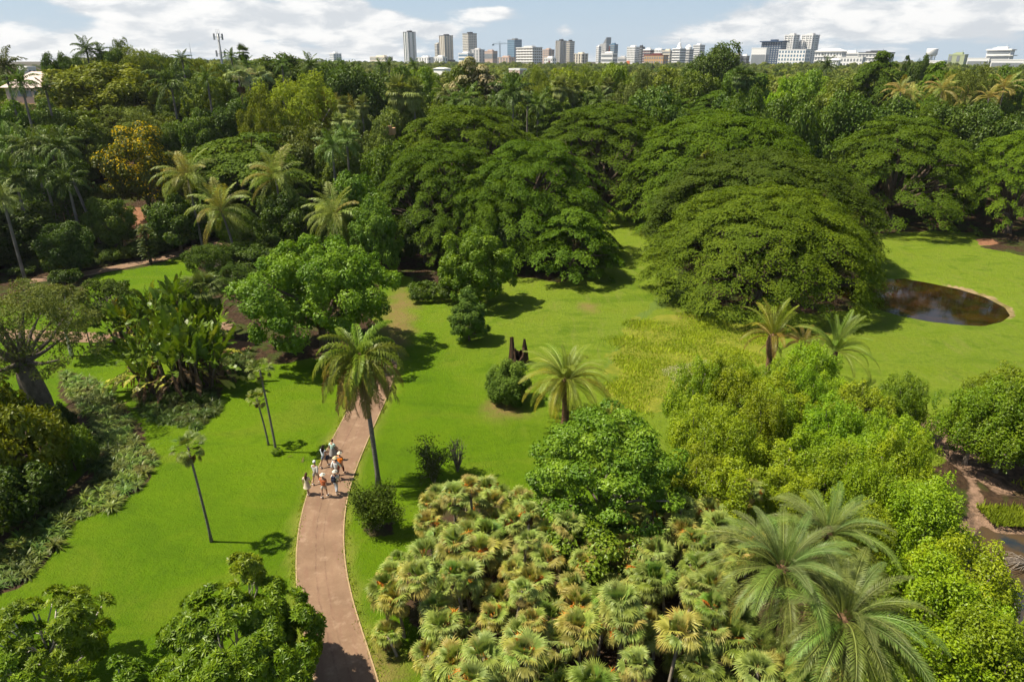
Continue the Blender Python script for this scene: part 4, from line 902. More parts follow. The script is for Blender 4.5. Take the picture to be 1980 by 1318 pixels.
fanpalm('fan_palm', 'taller of the twin slender fan palms by the walkers', -17.55, 43.9, 6.7, (-.35, .1), .74, (4, 8, 8, 5), gf, r0=.09, r1=.06, dead=5, kit=FSP)
fanpalm('fan_palm', 'shorter yellowing twin of the slender fan palms by the walkers', -18.45, 44.9, 3.9, (-.4, .1), .55, (4, 6, 6, 4), [(.2, .21, .06)] * 4, r0=.075, r1=.05, dead=4, kit=FSP)
tuftb = build_tree('bush', -17.45, 43.6, .42, .45, (0.12, .22, .01), 'small round tuft of grass at the foot of the twin palms', 'grass_tuft', 'grass tuft')
fanpalm('fan_palm', 'broad silvery fan palm behind the banana like clump', x_of(392, 66, 5), 66, 5.2, (0, 0), 1.9, (8, 9, 8, 5), [(.14, .18, .09)] * 4, r0=.25, r1=.2, dead=3)
for px, py, D, lab in [(462, 152, 150, 'silver leaved fan palm in the wood below the mast'), (503, 152, 156, 'second silver leaved fan palm touching the first below the mast')]:
    z_ = z_of(py, D); x = x_of(px, D, z_); PLACED.append((x, D, 3)); fanpalm('silver_fan_palm', lab, x, D, max(4, z_ - gz(x, D)), (0, 0), 2.3, (8, 9, 8, 4), [(.34, .38, .30)] * 4, r0=.3, r1=.22, dead=4)
# the fan palm thicket
TP = [(815, 945), (880, 915), (960, 915), (1060, 935), (1180, 960), (1330, 955), (1440, 940), (1500, 985), (1470, 1040), (1430, 1080), (1420, 1180), (1500, 1230), (1640, 1290), (1720, 1440), (800, 1420), (815, 1290), (785, 1200), (738, 1165), (728, 1110), (765, 1060), (805, 1010), (820, 970)]
TW = [tuple(ray_at(p[0], p[1] + 14, 2.8)) for p in TP]
xs = [p[0] for p in TW]; ys = [p[1] for p in TW]; cand = []; rt = random.Random(11)
for i in range(9000):
    q = (rt.uniform(min(xs), max(xs)), rt.uniform(min(ys), max(ys)))
    if sdf(TW, np.array([q[0]]), np.array([q[1]]))[0] > -.25: continue
    if math.hypot(q[0] - x_of(1172, 33, 6), q[1] - 33) < 2.6 and rt.random() < .8: continue
    if all((q[0] - c_[0]) ** 2 + (q[1] - c_[1]) ** 2 > 1.0 ** 2 for c_ in cand): cand.append(q)
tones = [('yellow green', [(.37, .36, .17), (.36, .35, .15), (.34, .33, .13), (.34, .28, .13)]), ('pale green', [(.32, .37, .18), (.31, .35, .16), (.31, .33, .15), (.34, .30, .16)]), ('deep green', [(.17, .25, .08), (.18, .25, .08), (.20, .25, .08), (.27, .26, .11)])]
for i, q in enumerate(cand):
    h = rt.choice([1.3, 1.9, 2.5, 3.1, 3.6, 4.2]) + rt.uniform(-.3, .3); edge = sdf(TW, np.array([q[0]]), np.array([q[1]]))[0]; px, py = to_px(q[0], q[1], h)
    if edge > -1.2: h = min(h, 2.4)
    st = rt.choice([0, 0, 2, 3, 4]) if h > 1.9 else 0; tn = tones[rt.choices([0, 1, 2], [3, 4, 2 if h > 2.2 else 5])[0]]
    if px < 800 and py > 1020: s_ = 'at the path edge'
    elif py < 1010: s_ = 'in the back row'
    elif py > 1220: s_ = 'at the bottom edge'
    elif px > 1330: s_ = 'beside the blue green palms'
    elif px > 1010: s_ = 'below the glossy tree'
    else: s_ = 'in the middle'
    fl = 'with orange flower stalks' if st else 'without flowers'; kind_ = 'tall' if h > 2.7 else 'short'
    lab = '%s %s thicket palm %s %s' % (kind_, tn[0], fl, s_)
    s = rt.uniform(.56, .94) * (1 if h > 2 else .9)
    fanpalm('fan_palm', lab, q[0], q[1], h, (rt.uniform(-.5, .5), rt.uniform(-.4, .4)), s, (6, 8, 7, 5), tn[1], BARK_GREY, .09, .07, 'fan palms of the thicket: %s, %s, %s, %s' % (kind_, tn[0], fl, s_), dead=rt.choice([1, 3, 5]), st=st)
print('thicket', len(cand))
# ------------------------------------------------------------------ banana-like clump
def paddle(L, Wd, elev, droop, pet, seed, tear=.25):
    rg = np.random.default_rng(seed); n = 12; V, F, T = [], [], []; P = [np.zeros(3)]; A = []
    tot = pet + L; seg = n
    for i in range(seg + 1):
        t_ = i / seg; e = elev - droop * t_ ** 1.8; A.append(e)
        if i < seg: P.append(P[-1] + np.array([math.cos(e), 0, math.sin(e)]) * tot / seg)
    b0 = pet / tot; k0 = int(b0 * seg)
    V += [(0, .05, 0), (0, -.05, 0)]; V += [tuple(P[k0] + [0, .035, 0]), tuple(P[k0] - [0, .035, 0])]; F += [(0, 1, 3), (0, 3, 2)]; T += [.9] * 4
    for sg in (-1, 1):
        for i in range(k0, seg):
            t0, t1 = (i - k0) / (seg - k0), (i + 1 - k0) / (seg - k0); w0 = Wd * math.sin(math.pi * min(1, t0 * .9 + .07)) ** .6; w1 = Wd * math.sin(math.pi * min(1, t1 * .9 + .07)) ** .6
            up0 = np.array([-math.sin(A[i]), 0, math.cos(A[i])]); f = rg.uniform(-.25, .45); g = rg.uniform(0, tear)
            o = len(V); q = P[i] + (P[i + 1] - P[i]) * (1 - g * .5); V += [tuple(P[i]), tuple(P[i + 1]), tuple(q + [0, sg * w1, 0] + up0 * w1 * f), tuple(P[i] + [0, sg * w0, 0] + up0 * w0 * f)]
            F += [(o, o + 1, o + 2), (o, o + 2, o + 3)]; T += [.75, .75, .3 + rg.uniform(0, .3), .3 + rg.uniform(0, .3)]
    return np.array(V, float), np.array(F), np.clip(np.array(T, float), 0, 1)
PAD = [[geo_mesh('paddle_leaf', paddle(2.1, .34, D2(e), D2(dr), 1.25, s + i * 5), LEAF_GLOSSY) for s in range(3)] for i, (e, dr) in enumerate([(86, 12), (76, 24), (60, 42), (36, 70)])]
PDEAD = [geo_mesh('dead_paddle_leaf', paddle(1.7, .22, D2(-25 - 20 * s), D2(50), .8, 60 + s, .7), DEADLEAF) for s in range(3)]
def paddle_clump(lab, x, y, W_, Dp, nst, hmax, dead):
    t_ = thing('paddle_leaf_clump', lab, 'giant strelitzia', (x, y, gz(x, y))); k = 0
    for i in range(nst):
        a = 2.4 * i; r = math.sqrt((i + .5) / nst); sx, sy = math.cos(a) * r * W_, math.sin(a) * r * Dp; h = hmax * (1 - .45 * r) * random.uniform(.75, 1.05)
        lean = Vector((sx * .25, sy * .25 - .1, 0))
        part('stem', trunk_mesh('clump_stem', [(0, 0, -.2), tuple(lean * .4 + Vector((0, 0, h * .5))), tuple(lean + Vector((0, 0, h)))], [.16, .13, .10], BARK, 7), t_, (sx, sy, 0))
        top = Vector((sx, sy, h)) + lean; plane = math.atan2(sy, sx) + random.uniform(-.6, .6)
        for j in range(10):
            lv = [0, 0, 1, 1, 1, 2, 2, 2, 3, 3][j]; az = plane + (math.pi if j % 2 else 0) + random.uniform(-.45, .45); s = random.uniform(.62, .95)
            if k < 290: part('paddle_leaf', random.choice(PAD[lv]), t_, top + Vector((0, 0, -.15 * lv)), (random.uniform(-.5, .5), 0, az), (s, s, s), tuple(c_ * random.uniform(.8, 1.3) for c_ in ((.065, .140, .026) if random.random() < .94 else (.20, .23, .05)))); k += 1
        if r > .35:
            for j in range(dead):
                s = random.uniform(.55, .95); yel = random.random() < .3
                part('dead_leaf', PDEAD[j % 3] if not yel else random.choice(PAD[3]), t_, top + Vector((0, 0, -random.uniform(.3, h * .5))), (random.uniform(-.3, .3), 0.5 if yel else 0, math.atan2(sy, sx) + random.uniform(-1, 1)), (s, s, s), (.34, .33, .10) if yel else None, label='yellow dying leaf' if yel else None)
q = ray_at(338, 760, 0); paddle_clump('huge clump of tall upright banana like leaves with brown dead skirts on the lawn', q[0], q[1] + 1.6, 3.5, 2.6, 29, 4.9, 6)
q = ray_at(345, 672, 0); paddle_clump('second banana like clump closing up behind the huge one', q[0], q[1] + .4, 3.8, 2.4, 27, 5.2, 3)
q = ray_at(250, 655, 0); paddle_clump('smaller spreading banana like clump at the left flank of the huge one', q[0] + .6, q[1] - 1.5, 1.4, 1.2, 7, 3.2, 2)
# ------------------------------------------------------------------ strap leaved plants
def strap(seed, n=62, L=1.0):
    rg = np.random.default_rng(seed); V, F, T = [], [], []
    for i in range(n):
        a = rg.uniform(0, 6.28); e = rg.uniform(.35, 1.45); l = L * rg.uniform(.7, 1.15); p = np.zeros(3); o = len(V); w_ = .036; sd = np.array([-math.sin(a), math.cos(a), 0]); tt = rg.uniform(.1, .9)
        for k in range(5):
            ww = w_ * [.6, 1, .95, .6, .05][k]; V += [p - sd * ww, p + sd * ww]; T += [tt, tt]
            p = p + np.array([math.cos(a) * math.cos(e), math.sin(a) * math.cos(e), math.sin(e)]) * l / 4; e -= rg.uniform(.35, .65)
        for k in range(4): b = o + 2 * k; F += [(b, b + 1, b + 3), (b, b + 3, b + 2)]
    return np.array(V), np.array(F), np.array(T)
STRAP = [geo_mesh('strap_leaf_plant', strap(s), LEAF_GLOSSY) for s in range(4)]
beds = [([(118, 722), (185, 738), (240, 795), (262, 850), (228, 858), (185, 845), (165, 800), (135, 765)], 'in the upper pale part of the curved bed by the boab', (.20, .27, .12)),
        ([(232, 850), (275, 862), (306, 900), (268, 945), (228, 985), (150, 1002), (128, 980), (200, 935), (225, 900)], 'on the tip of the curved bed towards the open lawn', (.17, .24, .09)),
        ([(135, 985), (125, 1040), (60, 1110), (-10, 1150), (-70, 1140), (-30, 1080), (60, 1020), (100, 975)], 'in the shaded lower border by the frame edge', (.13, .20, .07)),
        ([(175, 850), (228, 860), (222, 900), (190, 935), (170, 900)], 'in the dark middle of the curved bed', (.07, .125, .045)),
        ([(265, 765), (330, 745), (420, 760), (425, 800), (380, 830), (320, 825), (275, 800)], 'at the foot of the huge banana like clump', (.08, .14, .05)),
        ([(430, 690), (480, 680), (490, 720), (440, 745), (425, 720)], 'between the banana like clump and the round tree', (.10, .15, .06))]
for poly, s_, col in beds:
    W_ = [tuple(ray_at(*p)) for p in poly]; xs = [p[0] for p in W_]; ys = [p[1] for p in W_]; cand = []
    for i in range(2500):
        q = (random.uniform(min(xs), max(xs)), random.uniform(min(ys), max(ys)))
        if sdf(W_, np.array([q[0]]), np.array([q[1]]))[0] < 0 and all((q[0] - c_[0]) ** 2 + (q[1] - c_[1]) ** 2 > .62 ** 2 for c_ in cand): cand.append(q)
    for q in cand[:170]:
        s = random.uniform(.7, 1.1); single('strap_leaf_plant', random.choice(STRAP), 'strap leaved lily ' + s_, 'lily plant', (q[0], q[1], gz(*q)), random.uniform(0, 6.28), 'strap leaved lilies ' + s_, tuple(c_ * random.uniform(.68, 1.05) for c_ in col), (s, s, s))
# ------------------------------------------------------------------ the wood behind
BGT = [  # kind, px, distance, radius px, top py, colour, label
 ('round', 205, 148, 108, 124, (.15, .185, .025), 'big olive domed tree on the slope below the skyline palms'),
 ('airy', 268, 172, 62, 90, (.13, .155, .045), 'pale loose tree on the skyline, highest of the slope'), ('airy', 236, 176, 30, 80, (.11, .14, .035), 'narrow loose tree top at the very top of the slope'), ('round', 215, 168, 36, 92, MG, 'green tree on the skyline beside the feather palm'),
 ('airy', 308, 172, 46, 98, (.10, .13, .035), 'loose dark tree stepping down the skyline'), ('dense', 138, 162, 30, 104, DG, 'dark tree on the skyline beside the pinkish roof'), ('dense', 108, 158, 26, 108, DG, 'narrow dark tree over the pinkish roof'),
 ('round', 345, 168, 36, 116, MG, 'green tree below the skyline gap near the thin mast'), ('round', 400, 150, 50, 148, (.13, .17, .025), 'olive tree under the lattice mast'), ('airy', 392, 175, 46, 118, OL, 'loose olive tree at the foot of the lattice mast'),
 ('round', 440, 185, 40, 120, DG, 'dark tree beside the foot of the mast'), ('dense', 535, 176, 72, 106, (.045, .105, .02), 'broad dark green tree on the skyline between the mast and the first white block'),
 ('airy', 575, 138, 88, 142, (.215, .235, .04), 'yellow green loose tree standing out in the wood below the dark skyline tree'), ('airy', 510, 132, 55, 178, (.13, .165, .035), 'olive loose tree left of the yellow green one'), ('airy', 640, 140, 48, 175, (.17, .165, .05), 'brownish loose tree at the flank of the yellow green one'),
 ('dense', 640, 172, 50, 122, MG, 'green tree in front of the first white block'), ('dense', 690, 158, 72, 124, DG, 'deep green dense tree below the long low apartments'), ('round', 770, 162, 60, 128, (.06, .13, .02), 'green tree below the tall glass tower'), ('round', 820, 172, 40, 132, BG, 'bright tree beside the blossoming one'),
 ('round', 905, 157, 58, 116, (.10, .125, .03), 'tall tree with cream blossom in front of the towers'),
 ('round', 985, 172, 46, 138, (.09, .15, .03), 'green tree under the construction block'), ('airy', 1040, 178, 42, 134, (.16, .19, .05), 'pale loose tree under the construction block'), ('round', 1095, 175, 45, 134, YG, 'yellow green tree below the grey twin tower'),
 ('airy', 1150, 172, 48, 128, (.13, .18, .04), 'loose tree below the tower with the pointed top'), ('round', 1195, 170, 45, 118, (.16, .21, .035), 'rounded yellow green tree rising to the skyline'), ('airy', 1238, 150, 62, 142, (.12, .15, .07), 'grey green feathery tree above the rippled canopy'),
 ('round', 1290, 180, 48, 128, (.14, .20, .03), 'yellow green tree under the orange building'), ('dense', 1383, 215, 60, 88, (.055, .10, .02), 'single large dark tree breaking the skyline among the towers'), ('round', 1340, 172, 50, 140, MG, 'green tree below the banded tower'),
 ('round', 1440, 160, 55, 132, (.10, .165, .03), 'green tree in front of the white block'), ('round', 1508, 145, 36, 148, (.16, .28, .02), 'vivid lime green tree in the middle of the right hand wood'), ('round', 1565, 165, 45, 138, (.14, .20, .03), 'yellow green tree below the white twin towers'),
 ('dense', 1530, 128, 62, 178, (.07, .13, .02), 'dark lumpy tree between the rain tree domes'), ('dense', 1640, 134, 62, 185, (.065, .125, .02), 'dark lumpy tree behind the broad rain tree'), ('dense', 1722, 140, 66, 190, (.055, .12, .02), 'dark glossy tree behind the broad rain tree, nearer the pale palms'),
 ('round', 1610, 160, 48, 148, (.12, .18, .03), 'green tree below the white hip roofed flats'), ('layered', 1700, 185, 60, 118, (.065, .125, .02), 'dark spreading tree on the skyline before the grey flats'), ('dense', 1778, 255, 20, 111, DG, 'dark round tree beside the water tower'),
 ('layered', 1752, 262, 12, 111, DG, 'small flat topped tree beside the water tower'), ('airy', 1872, 172, 44, 124, (.11, .13, .04), 'loose brownish tree below the green building'), ('dense', 1835, 145, 60, 198, (.06, .12, .02), 'dark glossy tree above the open rain tree'),
 ('dense', 1925, 140, 62, 205, (.055, .115, .02), 'dark glossy tree below the pale palm pair'), ('round', 1950, 178, 44, 126, MG, 'green tree on the skyline at the frame edge'), ('layered', 1820, 185, 50, 135, (.09, .15, .02), 'green flat tree behind the largest pale coconut palm'),
 ('dense', 1440, 122, 50, 172, (.05, .11, .02), 'dark tree tucked between the olive dome and the wood'), ('round', 1270, 140, 60, 170, (.08, .145, .03), 'mid green tree behind the rippled canopy'),
 # left slope, nearer
 ('layered', 482, 118, 128, 262, (.075, .135, .020), 'wide soft dark green tree behind the coconut palms'), ('round', 590, 122, 62, 235, (.09, .15, .03), 'green tree beside the group of small palms above the coconuts'), ('airy', 250, 132, 75, 210, (.15, .175, .075), 'grey green bushy tree above the yellow flowering one'),
 ('round', 385, 134, 42, 208, (.06, .17, .025), 'small vivid green tree behind the coconut palms'), ('dense', 440, 138, 55, 200, DG, 'dark tree below the silver fan palms'), ('round', 150, 128, 70, 215, MG, 'green tree on the left slope'), ('round', 60, 118, 80, 235, (.09, .15, .03), 'green tree by the left frame edge on the slope'),
 ('round', 90, 135, 55, 190, (.075, .135, .025), 'green tree below the pinkish house'), ('round', 10, 128, 60, 195, MG, 'green tree at the frame edge below the long white building'), ('dense', 110, 110, 60, 300, DG, 'dark tree among the feather palms by the left edge'),
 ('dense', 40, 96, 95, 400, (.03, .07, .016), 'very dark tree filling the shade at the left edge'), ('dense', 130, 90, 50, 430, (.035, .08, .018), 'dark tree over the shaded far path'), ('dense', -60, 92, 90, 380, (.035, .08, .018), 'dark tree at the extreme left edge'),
 ('round', 215, 99, 46, 378, (.10, .15, .03), 'low green tree beside the red earth bed'), ('round', 340, 100, 55, 372, (.055, .11, .02), 'green tree under the coconut palms'), ('round', 560, 96, 60, 370, (.055, .115, .022), 'green tree between the coconut palms'),
 ('airy', 405, 86, 48, 470, (.06, .105, .03), 'thin dark tree over the corner of the far path'), ('round', 690, 96, 60, 330, (.075, .15, .025), 'green tree beside the layered rain tree'), ('round', 730, 88, 52, 380, (.085, .16, .025), 'brighter green tree below the layered rain tree'),
 ('dense', 760, 108, 60, 275, MG, 'green tree wedged beside the rain tree tops'), ('round', 660, 118, 50, 250, (.10, .16, .04), 'green tree above the ragged palms'), ('round', 700, 135, 45, 215, (.09, .13, .04), 'olive tree near the small orange wall'),
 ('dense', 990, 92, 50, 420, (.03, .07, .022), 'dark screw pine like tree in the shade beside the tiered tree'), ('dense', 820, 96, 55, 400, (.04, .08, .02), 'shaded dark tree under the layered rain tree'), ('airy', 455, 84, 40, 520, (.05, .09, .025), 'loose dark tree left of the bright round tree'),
 ('dense', 780, 145, 60, 190, (.10, .15, .05), 'pale green tree below the palm rows'), ('round', 860, 150, 45, 180, (.12, .18, .03), 'green tree below the blossoming tree'), ('round', 1045, 150, 60, 175, (.07, .13, .02), 'dark green tree behind the tall plumed palm'),
 ('round', 1120, 155, 50, 165, (.08, .14, .025), 'green tree beside the pale fan palm row'), ('round', 740, 130, 40, 232, (.11, .15, .05), 'grey green tree beside the small orange wall'), ('round', 940, 148, 40, 188, (.08, .14, .03), 'green tree between two feather palms')]
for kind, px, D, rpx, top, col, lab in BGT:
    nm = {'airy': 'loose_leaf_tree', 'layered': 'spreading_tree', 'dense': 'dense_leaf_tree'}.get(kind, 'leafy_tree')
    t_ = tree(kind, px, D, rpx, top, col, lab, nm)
# yellow flowering tree and cream blossom
def blossoms(px, D, rpx, top, m_, label, col, n=2600, bl=.42, nm='flowering_tree', up=.3, side=None):
    T = z_of(top, D); x = x_of(px, D, T - 4); z = gz(x, D); h = T - z; R = rpx / FPX * (D * math.cos(PITCH) + (CAM_H - T + 4) * math.sin(PITCH)); PLACED.append((x, D, R))
    cm, cc = crown_round(R, h * .12, h, 70, R * .23, 16000, .42, .22, LEAF, 'flowering_crown'); t_ = thing(nm, label, 'tree', (x, D, z))
    part('trunk', limbs('trunk', .3, h * .25, cc, BARK, 8), t_); part('crown', cm, t_, color=col)
    k = RNG.choice(len(cc), n, p=(lambda w_: w_ / w_.sum())(np.exp(1.3 * (cc[:, 0] * (side or 0) + cc[:, 2] * up) / R * 1.5))); d = rand_dirs(n); d[:, 2] = np.abs(d[:, 2])
    part('blossom', mesh_of('blossom', [leaves_geo(cc[k] + d * R * .25, d + rand_dirs(n) * .4, bl, bl * .8, RNG.uniform(0, 1, n))], m_), t_)
blossoms(268, 112, 72, 248, FLOWER_YELLOW, 'tree covered with yellow blossom beside the coconut palms', (.105, .135, .02), 2400, .34, side=.25)
blossoms(905, 154, 50, 112, FLOWER_CREAM, 'darker tree with tan cream blossom in front of the twin beige towers', (.075, .10, .025), 3200, .55)
blossoms(950, 152, 30, 142, FLOWER_CREAM, 'lower tree with tan blossom beside the taller blossoming one', (.08, .11, .03), 1300, .5)
# far palms: crown joined, too small to show single fronds
def tuft(geo_fn, spec, name, m_=FROND):
    G = []; a0 = 0
    for lv, cnt in spec:
        for i in range(cnt): G.append(rotz(geo_fn(lv, i), a0 + 6.283 * i / cnt + random.uniform(-.2, .2), (0, 0, 0), random.uniform(.85, 1.1), random.uniform(-.2, .2))); a0 += .4
    return mesh_of(name, G, m_)
FARF = [tuft(lambda lv, i: feather(3.2, D2([78, 50, 22, -5, -35][lv]), D2([60, 85, 90, 75, 45][lv]), 13, .8, .22, hang=.7, seed=i + 40 * lv + 7 * v_, rach=.06, seg=6), [(0, 4), (1, 6), (2, 6), (3, 6), (4, 4)], 'feather_palm_crown') for v_ in range(2)]
FARG = [tuft(lambda lv, i: fan_leaf(.8, 1.0, D2([82, 52, 22, -12, -45, -72][lv]), D2([0, 5, 10, 10, 10, 5][lv]), 10, 190, [.1, .3, .5, .7, .9, .95][lv], seed=i + 9 * lv), [(0, 5), (1, 8), (2, 9), (3, 9), (4, 8), (5, 8)], 'fan_palm_crown')]
FART = trunk_mesh('palm_trunk', [(0, 0, -.5), (0, 0, .5), (0, 0, 1)], [.24, .2, .16], BARK_PALM)
def farpalm(px, py, D, lab, kind='f', s=1.0, col=(.075, .14, .025), lean=0):
    z_ = z_of(py, D); x = x_of(px, D, z_); g = gz(x, D); h = max(3, z_ - g); PLACED.append((x, D, 2)); t_ = thing('feather_palm' if kind == 'f' else 'fan_palm', lab, 'palm tree', (x, D, g))
    tr = part('trunk', FART, t_, rot=(0, lean, 0), scale=(1, 1, h)); part('crown', random.choice(FARF) if kind == 'f' else FARG[0], t_, (math.sin(lean) * h, 0, math.cos(lean) * h), (0, 0, random.uniform(0, 6)), (s, s, s * (1.25 if kind == 'g' else 1)), col)
for a in [(167, 98, 166, 'tall feather palm highest on the left skyline', 'f', 1.25, (.06, .11, .03)), (193, 102, 168, 'smaller feather palm beside the highest one on the left skyline', 'f', .9, (.06, .11, .03)), (352, 116, 165, 'small feather palm near the thin antenna', 'f', .85), (447, 110, 180, 'small feather palm right of the lattice mast', 'f', .8), (470, 103, 182, 'taller palm right of the lattice mast', 'g', 1.1, (.07, .11, .05)),
          (600, 128, 168, 'plumed palm on the skyline beside the broad dark tree', 'f', 1.2), (330, 160, 138, 'large dark feather palm hanging over the slope', 'f', 1.75, (.05, .12, .025)), (478, 128, 165, 'feather palm under the skyline', 'f', .9), (545, 125, 165, 'palm top in front of the broad dark skyline tree', 'f', .9), (735, 128, 175, 'tiny palm below the long apartments', 'f', .7), (752, 126, 178, 'tiny palm beside the glass tower', 'f', .7), (800, 128, 178, 'tiny palm below the glass tower', 'f', .75),
          (8, 130, 128, 'feather palm with a rusty crown cut by the left frame edge', 'f', 1.3, (.09, .09, .04)), (40, 160, 125, 'feather palm with a slanting trunk before the pinkish house', 'f', 1.1), (88, 172, 130, 'dark palm in front of the pinkish house', 'f', .8, (.05, .09, .02)),
          (20, 280, 108, 'feather palm of the shaded group by the left edge, outermost', 'f', 1.3), (62, 285, 106, 'feather palm of the shaded group with brown hanging fronds', 'f', 1.4, (.09, .13, .04)), (100, 290, 108, 'pale topped feather palm of the shaded group', 'f', 1.3, (.17, .2, .12)), (148, 282, 104, 'feather palm with a long white leaning trunk above the red earth', 'f', 1.3, (.06, .12, .03), -.18),
          (85, 335, 98, 'lower feather palm below the shaded group', 'f', 1.2, (.05, .1, .02)), (30, 350, 96, 'lower feather palm near the frame edge', 'f', 1.2, (.05, .1, .02)), (130, 350, 97, 'lower feather palm beside the white trunk', 'f', 1.0, (.06, .11, .02)), (5, 385, 88, 'pale green palm frond head at the very edge', 'f', .9, (.2, .24, .12)),
          (642, 285, 108, 'bright palm with arching fronds above the rain tree edge', 'f', 1.1, (.09, .17, .05)), (670, 270, 112, 'bright palm behind the arching one', 'f', 1.0, (.1, .17, .05)), (680, 235, 122, 'silvery fan palm near the small orange wall', 'g', 1.1, (.24, .28, .15)), (655, 238, 124, 'second silvery fan palm by the small orange wall', 'g', .9, (.22, .26, .14)), (700, 205, 132, 'round fan palm above the small orange wall', 'g', 1.0, (.15, .18, .07)),
          (665, 205, 134, 'olive fan palm left of the round one', 'g', .9, (.15, .18, .07)), (770, 180, 142, 'large pale fan palm, first of the skirted pair', 'g', 1.7, (.19, .22, .09)), (800, 182, 141, 'large pale fan palm, second of the skirted pair', 'g', 1.6, (.19, .22, .09)), (862, 182, 150, 'grey green palm crowded between trees', 'f', 1.0, (.15, .19, .08)), (903, 195, 136, 'bright green arching palm above the rain tree top', 'f', 1.25, (.10, .18, .035)), (880, 200, 138, 'arching palm left of the bright one', 'f', 1.0, (.08, .15, .035)),
          (992, 182, 136, 'tall dark plumed palm behind the rain tree top', 'f', 1.55, (.045, .11, .03)), (1020, 182, 145, 'fan palm right of the plumed palm', 'g', .9, (.15, .18, .08)), (960, 195, 142, 'small palm left of the plumed palm', 'f', .8), (1083, 172, 150, 'first of the pale fan palms with brown skirts', 'g', 1.35, (.19, .21, .10)), (1108, 176, 152, 'second of the pale fan palms with brown skirts', 'g', 1.2, (.18, .21, .09)), (1135, 178, 154, 'third of the pale fan palms with brown skirts', 'g', 1.25, (.17, .21, .09)),
          (1160, 196, 146, 'arching palm at the end of the pale fan palm row', 'f', 1.1, (.08, .14, .03)), (1040, 205, 140, 'low arching palm behind the rain tree', 'f', 1.0), (1240, 150, 165, 'small palm near the grey green tree', 'f', .8), (1175, 168, 160, 'fan palm beyond the row', 'g', 1.0, (.14, .17, .08)), (1430, 150, 155, 'dark fan palm pair member in the wood', 'g', 1.2, (.07, .12, .04)), (1450, 152, 156, 'other dark fan palm of the pair in the wood', 'g', 1.1, (.07, .12, .04)),
          (1600, 128, 220, 'dark feather palm on the skyline before the white flats', 'f', 1.2, (.05, .1, .03)), (400, 152, 145, 'drooping palm under the lattice mast', 'f', .9), (250, 138, 170, 'palm in the trees on the slope', 'f', .9)]:
    farpalm(*a)
# fill of ordinary trees between the named ones
SIL = [(0, 150), (30, 172), (110, 172), (125, 112), (200, 92), (300, 102), (340, 120), (420, 126), (500, 114), (600, 124), (700, 128), (900, 128), (1100, 131), (1340, 129), (1440, 131), (1650, 128), (1800, 127), (1980, 128)]
def sil(px): return float(np.interp(px, [s[0] for s in SIL], [s[1] for s in SIL]))
clear = [np.array(LAWN)] + [np.array(e) for e in EARTH] + [np.array(POND)]
ZONES = lambda px: 'on the left slope' if px < 420 else 'behind the coconut palms' if px < 780 else 'behind the tall rain trees' if px < 1230 else 'below the towers' if px < 1620 else 'beyond the pond'
FILLN = 0; occ = np.array([(a[0], a[1], a[2]) for a in PLACED]); newp = []
for D0 in list(np.arange(88, 235, 6.5)):
    half = D0 * .80 + 8; xx = -half
    while xx < half:
        x = xx + random.uniform(-2, 2); y = D0 + random.uniform(-2.6, 2.6); xx += 7.0 if D0 < 170 else 8.0
        if D0 < 104 and x > -14: continue
        if D0 < 113 and x > 5: continue
        ax_, ay_ = np.array([x]), np.array([y])
        if any(sdf(c_, ax_, ay_)[0] < 2.5 for c_ in clear): continue
        dd = np.hypot(occ[:, 0] - x, occ[:, 1] - y); rainy = occ[:, 2] > 9
        if (dd[~rainy] < occ[~rainy, 2] * .62 + 1.5).any() or (dd[rainy] < occ[rainy, 2] * .88).any(): continue
        if np.min(np.r_[99, np.hypot(path3[:, 0] - x, path3[:, 1] - y)]) < 4: continue
        R = random.uniform(3.2, 5.2) if D0 > 110 else random.uniform(2.2, 3.6); h = random.uniform(6.5, 11) if D0 > 125 else random.uniform(3.5, 6.5); g = gz(x, y)
        px, _ = to_px(x, y, g + h); h = min(h, z_of(sil(px), y) - g)
        if 20 < px < 110 and D0 < 150: h = min(h, z_of(192, y) - g)
        if h < 2.5: continue
        kind = random.choices(['round', 'dense', 'airy', 'layered'], [5, 3, 3, 1.4])[0]
        tone, col = random.choice([('dark green', (.055, .105, .018)), ('mid green', MG), ('olive', (.125, .16, .03)), ('yellow green', (.155, .21, .028)), ('grey green', (.12, .155, .055)), ('deep green', (.065, .125, .022))])
        hd = random.choice(['dense', 'rounded']) if kind != 'airy' else 'loose'; hd = 'flat topped' if kind == 'layered' else hd; zn = ZONES(px); dep = 'far back' if D0 > 185 else 'half way back' if D0 > 135 else 'in front'
        build_tree(kind, x, y, R, h, col, '%s %s wood tree %s, %s' % (hd, tone, zn, dep), {'airy': 'loose_leaf_tree', 'layered': 'spreading_tree', 'dense': 'dense_leaf_tree'}.get(kind, 'leafy_tree'), group='%s %s trees of the wood %s, %s' % (hd, tone, zn, dep)); newp.append((x, y)); FILLN += 1
print('fill', FILLN)
